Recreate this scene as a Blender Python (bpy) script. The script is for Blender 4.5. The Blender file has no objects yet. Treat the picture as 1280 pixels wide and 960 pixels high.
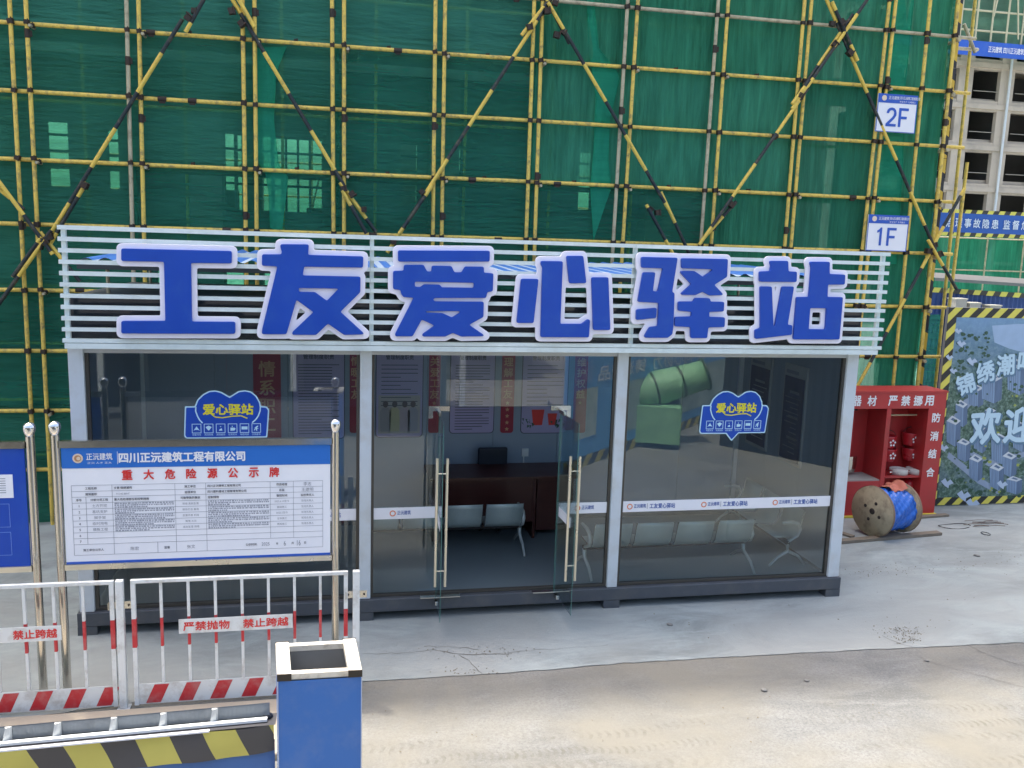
import bpy, bmesh, math, random
import numpy as np
from mathutils import Vector, Matrix
random.seed(7)
R = math.radians
S = bpy.context.scene
COL = S.collection

# ------------------------------------------------------------------ camera
YAW, PIT, ROL, FOC = 0.20127236, -0.15760187, 0.03230494, 1100.0
CAM = Vector((2.65848, -9.8663, 4.39017))
cy, sy, cp, sp, cr, sr = math.cos(YAW), math.sin(YAW), math.cos(PIT), math.sin(PIT), math.cos(ROL), math.sin(ROL)
FW = Vector((sy*cp, cy*cp, sp)); RT = Vector((cy, -sy, 0)); UP = RT.cross(FW)
RT, UP = cr*RT + sr*UP, -sr*RT + cr*UP
cam = bpy.data.objects.new('camera', bpy.data.cameras.new('camera')); COL.objects.link(cam)
cam.matrix_world = Matrix(((RT.x, UP.x, -FW.x, CAM.x), (RT.y, UP.y, -FW.y, CAM.y), (RT.z, UP.z, -FW.z, CAM.z), (0, 0, 0, 1)))
cam.data.sensor_width = 36; cam.data.lens = FOC/1280*36; cam.data.clip_start = .05; cam.data.clip_end = 2000
S.camera = cam

# ------------------------------------------------------------------ sky, sun, exposure
SUN_EL, SUN_AZ = R(70), R(-30)           # sun stands behind the scaffolded building, a little to the left
w = bpy.data.worlds.new('World'); S.world = w; w.use_nodes = True
nt = w.node_tree; bg = nt.nodes['Background']
sky = nt.nodes.new('ShaderNodeTexSky'); sky.sky_type = 'NISHITA'; sky.sun_disc = False
sky.sun_elevation = SUN_EL; sky.sun_rotation = SUN_AZ; sky.air_density = 1.0; sky.dust_density = 7.0; sky.ozone_density = 0.3
nt.links.new(sky.outputs[0], bg.inputs[0]); bg.inputs[1].default_value = 0.15
sl = bpy.data.lights.new('sun', 'SUN'); sl.energy = 2.0; sl.angle = R(1.6); sl.color = (1, .93, .82)
so = bpy.data.objects.new('sun', sl); COL.objects.link(so)
sd = Vector((math.sin(SUN_AZ)*math.cos(SUN_EL), math.cos(SUN_AZ)*math.cos(SUN_EL), math.sin(SUN_EL)))
so.rotation_euler = sd.to_track_quat('Z', 'Y').to_euler(); so.location = (0, 0, 60)
S.view_settings.view_transform = 'Standard'; S.view_settings.look = 'None'
S.view_settings.exposure = 1.6; S.view_settings.gamma = 1
S.cycles.max_bounces = 8; S.cycles.transparent_max_bounces = 24; S.cycles.use_denoising = True
S.cycles.sample_clamp_indirect = 6

# ------------------------------------------------------------------ helpers
def ray(px, py): return RT*((px-640)/FOC) - UP*((py-480)/FOC) + FW
def at_y(px, py, Y): d = ray(px, py); return CAM + d*((Y-CAM.y)/d.y)     # point of the photo on the plane y = Y
def at_z(px, py, Z): d = ray(px, py); return CAM + d*((Z-CAM.z)/d.z)
def front(Y, x=0, z=0): return Matrix(((1, 0, 0, x), (0, 0, -1, Y), (0, 1, 0, z), (0, 0, 0, 1)))   # local xy -> world xz, facing -y

MATS = {}
def mat(name, col, rough=.6, metal=0., var=.12, scale=6., bump=.0, bscale=40., spec=.5, dirt=None, dirt_amt=.5, dirt_scale=2., stretch=(1, 1, 1), clear=0., space='POS'):
    if name in MATS: return MATS[name]
    m = bpy.data.materials.new(name); m.use_nodes = True; MATS[name] = m
    n, l = m.node_tree.nodes, m.node_tree.links; p = n['Principled BSDF']
    p.inputs['Roughness'].default_value = rough; p.inputs['Metallic'].default_value = metal
    p.inputs['Specular IOR Level'].default_value = spec; p.inputs['Coat Weight'].default_value = clear
    if space == 'POS': src = n.new('ShaderNodeNewGeometry').outputs['Position']
    else: src = n.new('ShaderNodeTexCoord').outputs['Object']
    mp = n.new('ShaderNodeMapping'); mp.inputs['Scale'].default_value = stretch; l.new(src, mp.inputs[0])
    no = n.new('ShaderNodeTexNoise'); no.inputs['Scale'].default_value = scale; no.inputs['Detail'].default_value = 6
    l.new(mp.outputs[0], no.inputs['Vector'])
    mx = n.new('ShaderNodeMix'); mx.data_type = 'RGBA'
    c = Vector(col); lo = [max(0, v*(1-var)) for v in c]; hi = [min(1, v*(1+var)) for v in c]
    mx.inputs[6].default_value = (*lo, 1); mx.inputs[7].default_value = (*hi, 1)
    l.new(no.outputs[0], mx.inputs[0]); out = mx.outputs[2]
    if dirt:
        n2 = n.new('ShaderNodeTexNoise'); n2.inputs['Scale'].default_value = dirt_scale; n2.inputs['Detail'].default_value = 8; n2.inputs['Roughness'].default_value = .65
        l.new(mp.outputs[0], n2.inputs['Vector'])
        rp = n.new('ShaderNodeValToRGB'); rp.color_ramp.elements[0].position = .48; rp.color_ramp.elements[1].position = .7
        rp.color_ramp.elements[1].color = (dirt_amt,)*3 + (1,)
        l.new(n2.outputs[0], rp.inputs[0])
        m2 = n.new('ShaderNodeMix'); m2.data_type = 'RGBA'; l.new(rp.outputs[0], m2.inputs[0]); l.new(out, m2.inputs[6]); m2.inputs[7].default_value = (*dirt, 1); out = m2.outputs[2]
    l.new(out, p.inputs['Base Color'])
    rr = n.new('ShaderNodeMapRange'); rr.inputs[3].default_value = max(.02, rough-.08); rr.inputs[4].default_value = min(1, rough+.1)
    l.new(no.outputs[0], rr.inputs[0]); l.new(rr.outputs[0], p.inputs['Roughness'])
    if bump:
        nb = n.new('ShaderNodeTexNoise'); nb.inputs['Scale'].default_value = bscale; nb.inputs['Detail'].default_value = 5; l.new(mp.outputs[0], nb.inputs['Vector'])
        b = n.new('ShaderNodeBump'); b.inputs['Strength'].default_value = bump; b.inputs['Distance'].default_value = .02
        l.new(nb.outputs[0], b.inputs['Height']); l.new(b.outputs[0], p.inputs['Normal'])
    return m

def stripe_mat(name, c1, c2, period, vec, axis_space='POS', duty=.5, rough=.5, offset=0., wear=None):
    """hard alternate stripes along direction vec (world or object space)"""
    m = mat(name, c1, rough, var=.1, space=axis_space) if name not in MATS else MATS[name]
    n, l = m.node_tree.nodes, m.node_tree.links; p = n['Principled BSDF']
    src = (n.new('ShaderNodeNewGeometry').outputs['Position'] if axis_space == 'POS' else n.new('ShaderNodeTexCoord').outputs['Object'])
    d = n.new('ShaderNodeVectorMath'); d.operation = 'DOT_PRODUCT'; d.inputs[1].default_value = vec; l.new(src, d.inputs[0])
    a = n.new('ShaderNodeMath'); a.operation = 'MULTIPLY_ADD'; a.inputs[1].default_value = 1/period; a.inputs[2].default_value = offset; l.new(d.outputs['Value'], a.inputs[0])
    f = n.new('ShaderNodeMath'); f.operation = 'FRACT'; l.new(a.outputs[0], f.inputs[0])
    g = n.new('ShaderNodeMath'); g.operation = 'GREATER_THAN'; g.inputs[1].default_value = duty; l.new(f.outputs[0], g.inputs[0])
    mx = n.new('ShaderNodeMix'); mx.data_type = 'RGBA'
    old = p.inputs['Base Color'].links[0].from_socket
    mx.inputs[7].default_value = (*c2, 1); l.new(g.outputs[0], mx.inputs[0]); l.new(old, mx.inputs[6]); out = mx.outputs[2]
    if wear:
        nn = n.new('ShaderNodeTexNoise'); nn.inputs['Scale'].default_value = 9; nn.inputs['Detail'].default_value = 9; nn.inputs['Roughness'].default_value = .7
        l.new(n.new('ShaderNodeNewGeometry').outputs['Position'], nn.inputs['Vector'])
        rp = n.new('ShaderNodeValToRGB'); rp.color_ramp.elements[0].position = .52; rp.color_ramp.elements[1].position = .72; rp.color_ramp.elements[1].color = (.7, .7, .7, 1); l.new(nn.outputs[0], rp.inputs[0])
        m2 = n.new('ShaderNodeMix'); m2.data_type = 'RGBA'; m2.inputs[7].default_value = (*wear, 1); l.new(rp.outputs[0], m2.inputs[0]); l.new(out, m2.inputs[6]); out = m2.outputs[2]
    l.new(out, p.inputs['Base Color'])
    return m

def glass_mat(name, tint=(.80, .86, .86), refl=.10, boost=1.6):
    m = bpy.data.materials.new(name); m.use_nodes = True; MATS[name] = m
    n, l = m.node_tree.nodes, m.node_tree.links; n.remove(n['Principled BSDF'])
    t = n.new('ShaderNodeBsdfTransparent'); t.inputs[0].default_value = (*tint, 1)
    g = n.new('ShaderNodeBsdfGlossy'); g.inputs['Roughness'].default_value = .0; g.inputs[0].default_value = (.93, .97, 1, 1)
    f = n.new('ShaderNodeFresnel'); f.inputs[0].default_value = 1.5
    geo = n.new('ShaderNodeNewGeometry')
    no = n.new('ShaderNodeTexNoise'); no.inputs['Scale'].default_value = 1.1; no.inputs['Detail'].default_value = 1; l.new(geo.outputs['Position'], no.inputs['Vector'])
    b = n.new('ShaderNodeBump'); b.inputs['Strength'].default_value = .05; b.inputs['Distance'].default_value = .02; l.new(no.outputs[0], b.inputs['Height']); l.new(b.outputs[0], g.inputs['Normal'])
    a = n.new('ShaderNodeMath'); a.operation = 'MULTIPLY_ADD'; a.inputs[1].default_value = boost; a.inputs[2].default_value = refl; a.use_clamp = True; l.new(f.outputs[0], a.inputs[0])
    mx = n.new('ShaderNodeMixShader'); l.new(a.outputs[0], mx.inputs[0]); l.new(t.outputs[0], mx.inputs[1]); l.new(g.outputs[0], mx.inputs[2])
    l.new(mx.outputs[0], n['Material Output'].inputs[0]); return m

def net_mat(name, col, alpha, warp=(1, 1, 1)):
    """woven mesh: part open, part coloured thread that also lets light through"""
    m = bpy.data.materials.new(name); m.use_nodes = True; MATS[name] = m
    n, l = m.node_tree.nodes, m.node_tree.links; n.remove(n['Principled BSDF'])
    geo = n.new('ShaderNodeNewGeometry')
    mp = n.new('ShaderNodeMapping'); mp.inputs['Scale'].default_value = warp; l.new(geo.outputs['Position'], mp.inputs[0])
    no = n.new('ShaderNodeTexNoise'); no.inputs['Scale'].default_value = 2.2; no.inputs['Detail'].default_value = 5; no.inputs['Distortion'].default_value = .6; l.new(mp.outputs[0], no.inputs['Vector'])
    mx = n.new('ShaderNodeMix'); mx.data_type = 'RGBA'
    mx.inputs[6].default_value = (*[v*.5 for v in col], 1); mx.inputs[7].default_value = (*[min(1, v*1.5) for v in col], 1); l.new(no.outputs[0], mx.inputs[0])
    nb = n.new('ShaderNodeTexNoise'); nb.inputs['Scale'].default_value = 7; nb.inputs['Detail'].default_value = 4; l.new(mp.outputs[0], nb.inputs['Vector'])
    b = n.new('ShaderNodeBump'); b.inputs['Strength'].default_value = .8; b.inputs['Distance'].default_value = .09; l.new(nb.outputs[0], b.inputs['Height'])
    # woven streaks, and fold shading put into the colour, across and along the cloth
    mp2 = n.new('ShaderNodeMapping'); mp2.inputs['Scale'].default_value = (9, 1, .5) if warp[0] > 1 else (.35, 1, 14); l.new(geo.outputs['Position'], mp2.inputs[0])
    n3 = n.new('ShaderNodeTexNoise'); n3.inputs['Scale'].default_value = 1.6; n3.inputs['Detail'].default_value = 7; n3.inputs['Roughness'].default_value = .7; l.new(mp2.outputs[0], n3.inputs['Vector'])
    r3 = n.new('ShaderNodeMapRange'); r3.inputs[1].default_value = .35; r3.inputs[2].default_value = .68; r3.inputs[3].default_value = 0.8 if warp[0] > 1 else .92; r3.inputs[4].default_value = 1.22 if warp[0] > 1 else 1.10; l.new(n3.outputs[0], r3.inputs[0])
    mm = n.new('ShaderNodeVectorMath'); mm.operation = 'SCALE'; l.new(mx.outputs[2], mm.inputs[0]); l.new(r3.outputs[0], mm.inputs['Scale'])
    class _O: pass
    mo = _O(); mo.outputs = {2: mm.outputs[0]}; mx = mo
    d = n.new('ShaderNodeBsdfDiffuse'); l.new(mx.outputs[2], d.inputs[0]); l.new(b.outputs[0], d.inputs['Normal'])
    tl = n.new('ShaderNodeBsdfTranslucent'); l.new(mx.outputs[2], tl.inputs[0])
    m1 = n.new('ShaderNodeMixShader'); m1.inputs[0].default_value = .35; l.new(d.outputs[0], m1.inputs[1]); l.new(tl.outputs[0], m1.inputs[2])
    t = n.new('ShaderNodeBsdfTransparent'); t.inputs[0].default_value = (.55, .95, .8, 1)
    m2 = n.new('ShaderNodeMixShader'); l.new(m1.outputs[0], m2.inputs[1]); l.new(t.outputs[0], m2.inputs[2])
    rg = n.new('ShaderNodeMapRange'); rg.inputs[1].default_value = .3; rg.inputs[2].default_value = .7; rg.inputs[3].default_value = alpha*.75; rg.inputs[4].default_value = alpha*1.25
    l.new(no.outputs[0], rg.inputs[0]); l.new(rg.outputs[0], m2.inputs[0])
    l.new(m2.outputs[0], n['Material Output'].inputs[0]); return m

class Geo:
    def __init__(s): s.v = []; s.f = []; s.mi = []; s.sm = []; s.cur = 0
    def add(s, vs, fs, smooth=False):
        o = len(s.v); s.v += [tuple(v) for v in vs]
        for f in fs: s.f.append([o+i for i in f]); s.mi.append(s.cur); s.sm.append(smooth)
    def box(s, x0, x1, y0, y1, z0, z1):
        x0, x1 = sorted((x0, x1)); y0, y1 = sorted((y0, y1)); z0, z1 = sorted((z0, z1))
        s.add([(x0,y0,z0),(x1,y0,z0),(x1,y1,z0),(x0,y1,z0),(x0,y0,z1),(x1,y0,z1),(x1,y1,z1),(x0,y1,z1)],
              [(0,3,2,1),(4,5,6,7),(0,1,5,4),(1,2,6,5),(2,3,7,6),(3,0,4,7)]); return s
    def bar(s, a, b, wd, ht, up=(0, 0, 1)):
        a, b = Vector(a), Vector(b); d = (b-a).normalized(); u = Vector(up); r = d.cross(u)
        if r.length < 1e-4: r = d.cross(Vector((0, 1, 0)))
        r.normalize(); u = r.cross(d); vs = []
        for p in (a, b):
            for i, j in ((-1,-1),(1,-1),(1,1),(-1,1)): vs.append(p + r*i*wd/2 + u*j*ht/2)
        s.add(vs, [(0,1,2,3),(7,6,5,4),(0,4,5,1),(1,5,6,2),(2,6,7,3),(3,7,4,0)]); return s
    def tube(s, pts, r, n=8, cap=True):
        pts = [Vector(p) for p in pts]; rs = r if isinstance(r, (list, tuple)) else [r]*len(pts); vs = []; prev = None
        for i, p in enumerate(pts):
            d = (pts[min(i+1, len(pts)-1)] - pts[max(i-1, 0)]).normalized()
            if prev is None: u = d.orthogonal().normalized()
            else: u = (prev - d*prev.dot(d)).normalized()
            prev = u; q = d.cross(u)
            for k in range(n): t = 2*math.pi*k/n; vs.append(p + (u*math.cos(t)+q*math.sin(t))*rs[i])
        fs = [(i*n+k, i*n+(k+1) % n, (i+1)*n+(k+1) % n, (i+1)*n+k) for i in range(len(pts)-1) for k in range(n)]
        s.add(vs, fs, True)
        if cap:
            s.add(vs[:n], [tuple(range(n))[::-1]]); s.add(vs[-n:], [tuple(range(n))])
        return s
    def lathe(s, prof, o=(0, 0, 0), ax=(0, 0, 1), n=20):
        ax = Vector(ax).normalized(); u = ax.orthogonal().normalized(); q = ax.cross(u); o = Vector(o); vs = []
        for r, h in prof:
            for k in range(n): t = 2*math.pi*k/n; vs.append(o + ax*h + (u*math.cos(t)+q*math.sin(t))*r)
        s.add(vs, [(i*n+k, i*n+(k+1) % n, (i+1)*n+(k+1) % n, (i+1)*n+k) for i in range(len(prof)-1) for k in range(n)], True); return s
    def quad(s, a, b, c, d): s.add([a, b, c, d], [(0, 1, 2, 3)]); return s
    def grid(s, fn, nu, nv, smooth=True):
        vs = [fn(i/nu, j/nv) for j in range(nv+1) for i in range(nu+1)]
        s.add(vs, [(j*(nu+1)+i, j*(nu+1)+i+1, (j+1)*(nu+1)+i+1, (j+1)*(nu+1)+i) for j in range(nv) for i in range(nu)], smooth); return s
    def mesh(s, name, mats):
        me = bpy.data.meshes.new(name); me.from_pydata(s.v, [], s.f)
        for m in (mats if isinstance(mats, (list, tuple)) else [mats]): me.materials.append(m)
        me.polygons.foreach_set('material_index', s.mi); me.polygons.foreach_set('use_smooth', s.sm); me.update(); return me

def tag(o, label=None, cat=None, group=None, kind=None):
    if label: o['label'] = label
    if cat: o['category'] = cat
    if group: o['group'] = group
    if kind: o['kind'] = kind
    return o
def link(o, parent=None):
    COL.objects.link(o)
    if parent is not None: o.parent = parent; o.matrix_parent_inverse = Matrix.Identity(4) if parent.type == 'MESH' and parent.get('_w') else Matrix.Translation(-wpos(parent))
    return o
WP = {}
def wpos(o): return WP.get(o.name, Vector((0, 0, 0)))
def thing(name, loc, label, cat, group=None):
    o = bpy.data.objects.new(name, None); COL.objects.link(o); o.location = loc; WP[o.name] = Vector(loc); o.empty_display_size = .1
    return tag(o, label, cat, group)
def part(name, geo, m, parent=None, label=None, kind=None):
    """geometry given in world coordinates"""
    me = geo if isinstance(geo, bpy.types.Mesh) else geo.mesh(name, m)
    o = bpy.data.objects.new(name, me); COL.objects.link(o)
    if parent is not None:
        o.parent = parent
        o.matrix_parent_inverse = Matrix.Translation(-wpos(parent))
        WP[o.name] = Vector((0, 0, 0))
    return tag(o, label, None, None, kind)
def inst(name, me, parent, M, label=None):
    o = bpy.data.objects.new(name, me); COL.objects.link(o)
    if parent is not None: o.parent = parent; o.matrix_parent_inverse = Matrix.Translation(-wpos(parent))
    o.matrix_basis = M
    if label: o['label'] = label
    return o
def Bx(*a): return Geo().box(*a)
def bevel(o, w=.005, seg=2):
    b = o.modifiers.new('bevel', 'BEVEL'); b.width = w; b.segments = seg; b.limit_method = 'ANGLE'; b.angle_limit = R(50); return o

def curve_mesh(name, loops, extrude, bev=0., m=None):
    cu = bpy.data.curves.new('tmp', 'CURVE'); cu.dimensions = '2D'; cu.fill_mode = 'BOTH'; cu.extrude = extrude; cu.bevel_depth = bev; cu.bevel_resolution = 1
    for lp in loops:
        s = cu.splines.new('POLY'); s.points.add(len(lp)-1); s.use_cyclic_u = True
        for i, p in enumerate(lp): s.points[i].co = (p[0], p[1], 0, 1)
    o = bpy.data.objects.new('tmp', cu); me = bpy.data.meshes.new_from_object(o); me.name = name
    bpy.data.objects.remove(o); bpy.data.curves.remove(cu)
    me.materials.clear()
    if m: me.materials.append(m)
    return me

def fatten(g, b):
    """heavier strokes: the same outline laid down again in a small ring of offsets, each 0.15 mm proud of the last"""
    if b <= 0: return g
    o = Geo()
    for k, (dx, dy) in enumerate([(0, 0)]+[(math.cos(i*math.pi/4), math.sin(i*math.pi/4)) for i in range(8)]):
        o.add([(v[0]+dx*b, v[1]+dy*b, v[2]+.00015*k) for v in g.v], g.f)
    return o

def text(s, M, cx, cy, h, w=None, m=None, parent=None, name='lettering', bold=0., align='C', vertical=False, line=1.15):
    """flat printed characters: height h of one character, optional total width w; M maps local xy onto the surface"""
    def one(t):
        cu = bpy.data.curves.new('tmp', 'FONT'); cu.body = t; cu.size = 1; cu.resolution_u = 2; cu.offset = 0; cu.extrude = 0; cu.fill_mode = 'FRONT'
        o = bpy.data.objects.new('tmp', cu); COL.objects.link(o)
        me = bpy.data.meshes.new_from_object(o.evaluated_get(bpy.context.evaluated_depsgraph_get())); bpy.data.objects.remove(o); bpy.data.curves.remove(cu)
        n = len(me.vertices); a = np.zeros(n*3); me.vertices.foreach_get('co', a); return me, a.reshape(-1, 3)
    if vertical:
        g = Geo()
        for i, ch in enumerate(s):
            if ch == ' ': continue
            me, a = one(ch); lo, hi = a.min(0), a.max(0); k = h/.9
            ww = (w or h)/max(.9, hi[0]-lo[0]) if w else k
            o0 = len(g.v)
            for v in a: g.v.append(((v[0]-(lo[0]+hi[0])/2)*ww+cx, (v[1]-(lo[1]+hi[1])/2)*k + cy-i*h*line, 0))
            for p in me.polygons: g.f.append([o0+j for j in p.vertices]); g.mi.append(0); g.sm.append(False)
            bpy.data.meshes.remove(me)
        me = fatten(g, bold*h).mesh(name, m)
    else:
        me, a = one(s); lo, hi = a.min(0), a.max(0)
        ky = h/(hi[1]-lo[1]); kx = (w/(hi[0]-lo[0])) if w else ky
        ax = {'C': (lo[0]+hi[0])/2, 'L': lo[0], 'R': hi[0]}[align]
        a[:, 0] = (a[:, 0]-ax)*kx + cx; a[:, 1] = (a[:, 1]-(lo[1]+hi[1])/2)*ky + cy
        g = Geo(); g.v = [tuple(v) for v in a]; g.f = [list(p.vertices) for p in me.polygons]; g.mi = [0]*len(g.f); g.sm = [False]*len(g.f)
        bpy.data.meshes.remove(me); em = h/.95; me = fatten(g, bold*em).mesh(name, m)
    return inst(name, me, parent, M)

# signed distance of a region bounded by polygons (even-odd) and marching squares for rounded outlines
def sdf(polys, X, Y):
    d2 = np.full(X.shape, 1e9); ins = np.zeros(X.shape, bool)
    for P in polys:
        for (x1, y1), (x2, y2) in zip(P, P[1:]+P[:1]):
            dx, dy = x2-x1, y2-y1; L = dx*dx+dy*dy
            if L < 1e-14: continue
            t = np.clip(((X-x1)*dx+(Y-y1)*dy)/L, 0, 1); d2 = np.minimum(d2, (X-x1-t*dx)**2+(Y-y1-t*dy)**2)
            if dy != 0:
                c = ((y1 > Y) != (y2 > Y)) & (X < dx*(Y-y1)/dy+x1); ins ^= c
    d = np.sqrt(d2); return np.where(ins, -d, d)
def contour(F, xs, ys, lvl=0.):
    F = F-lvl; F[F == 0] = 1e-9; seg = {}
    def pt(a, b):
        fa, fb = F[a], F[b]; t = fa/(fa-fb); return (xs[a[1]]+(xs[b[1]]-xs[a[1]])*t, ys[a[0]]+(ys[b[0]]-ys[a[0]])*t)
    nx = {}; P = {}
    for j in range(F.shape[0]-1):
        row = F[j:j+2]
        sgn = row < 0
        cs = np.where(~((sgn[0, :-1] == sgn[0, 1:]) & (sgn[0, :-1] == sgn[1, :-1]) & (sgn[0, :-1] == sgn[1, 1:])))[0]
        for i in cs:
            c = [(j, i), (j, i+1), (j+1, i+1), (j+1, i)]; es = []
            for k in range(4):
                a, b = c[k], c[(k+1) % 4]
                if (F[a] < 0) != (F[b] < 0):
                    key = (min(a, b), max(a, b)); P[key] = pt(a, b); es.append((key, F[a] < 0))
            outs = [e[0] for e in es if e[1]]; ins_ = [e[0] for e in es if not e[1]]
            if len(es) == 2: nx[ins_[0]] = outs[0]
            else:
                for e in ins_:
                    q = outs.pop(0); nx[e] = q
    loops = []
    while nx:
        st = next(iter(nx)); k = st; lp = []
        while k in nx: lp.append(P[k]); k = nx.pop(k)
        if len(lp) > 6: loops.append(lp)
    return loops
def simplify(lp, eps):
    def rdp(a):
        if len(a) < 3: return a
        p, q = np.array(a[0]), np.array(a[-1]); d = q-p; L = np.hypot(*d); A = np.array(a)-p
        ds = np.abs(A[:, 0]*d[1]-A[:, 1]*d[0])/L if L > 1e-12 else np.hypot(A[:, 0], A[:, 1])
        i = int(ds.argmax())
        if ds[i] < eps: return [a[0], a[-1]]
        return rdp(a[:i+1])[:-1]+rdp(a[i:])
    h = len(lp)//2; return rdp(lp[:h+1])[:-1] + rdp(lp[h:]+[lp[0]])[:-1]
def blur(F, k):
    for _ in range(k):
        G = F.copy(); G[1:-1] = (F[:-2]+2*F[1:-1]+F[2:])/4; F = G.copy(); F[:, 1:-1] = (G[:, :-2]+2*G[:, 1:-1]+G[:, 2:])/4
    return F
def rounded(polys, off, res=.006, rnd=8, pad=.1):
    A = np.array([p for P in polys for p in P]); x0, y0 = A.min(0)-pad; x1, y1 = A.max(0)+pad
    xs = np.arange(x0, x1, res); ys = np.arange(y0, y1, res); X, Y = np.meshgrid(xs, ys)
    F = blur(sdf(polys, X, Y), rnd); return [simplify(l, res*.12) for l in contour(F, xs, ys, off)]

# ------------------------------------------------------------------ materials
blue = mat('sign_blue', (.003, .062, .44), .35, var=.10, scale=2.5, dirt=(.03, .12, .45), dirt_amt=.3, dirt_scale=4)
blue2 = mat('panel_blue', (.02, .10, .50), .45, var=.10, dirt=(.08, .17, .5), dirt_amt=.35, dirt_scale=1.2)
lav = mat('lavender_acrylic', (.90, .88, .98), .35, var=.02)
white = mat('white_paint', (.78, .82, .82), .4, var=.05, dirt=(.45, .45, .42), dirt_amt=.35, dirt_scale=3)
slatw = mat('slat_white', (.72, .82, .82), .3, var=.05, dirt=(.5, .58, .56), dirt_amt=.5, dirt_scale=4, clear=.2)
printw = mat('print_white', (.85, .86, .9), .5, var=.02)
paper = mat('paper_white', (.88, .90, .95), .35, var=.03)
ink = mat('ink_dark', (.06, .07, .10), .6, var=.1)
ink2 = mat('ink_grey', (.25, .27, .32), .6, var=.1)
inkblue = mat('ink_blue', (.03, .10, .40), .5, var=.05)
red = mat('ink_red', (.72, .04, .035), .5, var=.08)
redp = mat('red_paint', (.46, .035, .035), .45, var=.12, dirt=(.30, .05, .04), dirt_amt=.6, dirt_scale=3)
yelp = mat('yellow_paint', (.78, .56, .105), .5, var=.12, dirt=(.26, .19, .09), dirt_amt=.9, dirt_scale=11, bump=.15)
galv = mat('galvanised_pipe', (.50, .45, .30), .5, .2, var=.15, dirt=(.12, .09, .06), dirt_amt=.6, dirt_scale=8)
coup = mat('coupler_iron', (.05, .042, .035), .6, .5, var=.4, dirt=(.10, .04, .02), dirt_amt=.7, dirt_scale=20)
steel = mat('stainless', (.62, .60, .55), .16, 1., var=.06, scale=20)
steelb = mat('brushed_stainless', (.80, .74, .60), .28, .75, var=.05, scale=4)
chrome = mat('chrome', (.8, .8, .8), .12, 1., var=.03)
dgrey = mat('base_grey', (.075, .085, .10), .45, var=.1, dirt=(.16, .15, .13), dirt_amt=.4, dirt_scale=3)
postm = mat('post_white_steel', (.62, .68, .72), .4, var=.05, dirt=(.45, .42, .35), dirt_amt=.45, dirt_scale=2.5)
frameb = mat('aluminium_dark', (.08, .075, .065), .4, .3, var=.1)
wallin = mat('sandwich_panel_grey', (.28, .35, .44), .5, var=.03)
floorm = mat('interior_floor_grey', (.20, .25, .27), .35, var=.1, scale=2)
glass = glass_mat('window_glass', (.91, .96, .97), .014, 1.2); glassd = glass_mat('door_glass', (.93, .97, .96), .0, .7)
glass_e = mat('glass_edge_green', (.09, .24, .21), .2, var=.05)
conc = mat('frame_concrete', (.36, .35, .33), .85, var=.15, scale=3, bump=.15, dirt=(.22, .21, .2), dirt_amt=.5, dirt_scale=.8)
concd = mat('raw_concrete_wall', (.30, .31, .30), .9, var=.15, scale=2)
black = mat('black_plastic', (.015, .016, .02), .5, var=.1)
hazard_v = None

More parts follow.
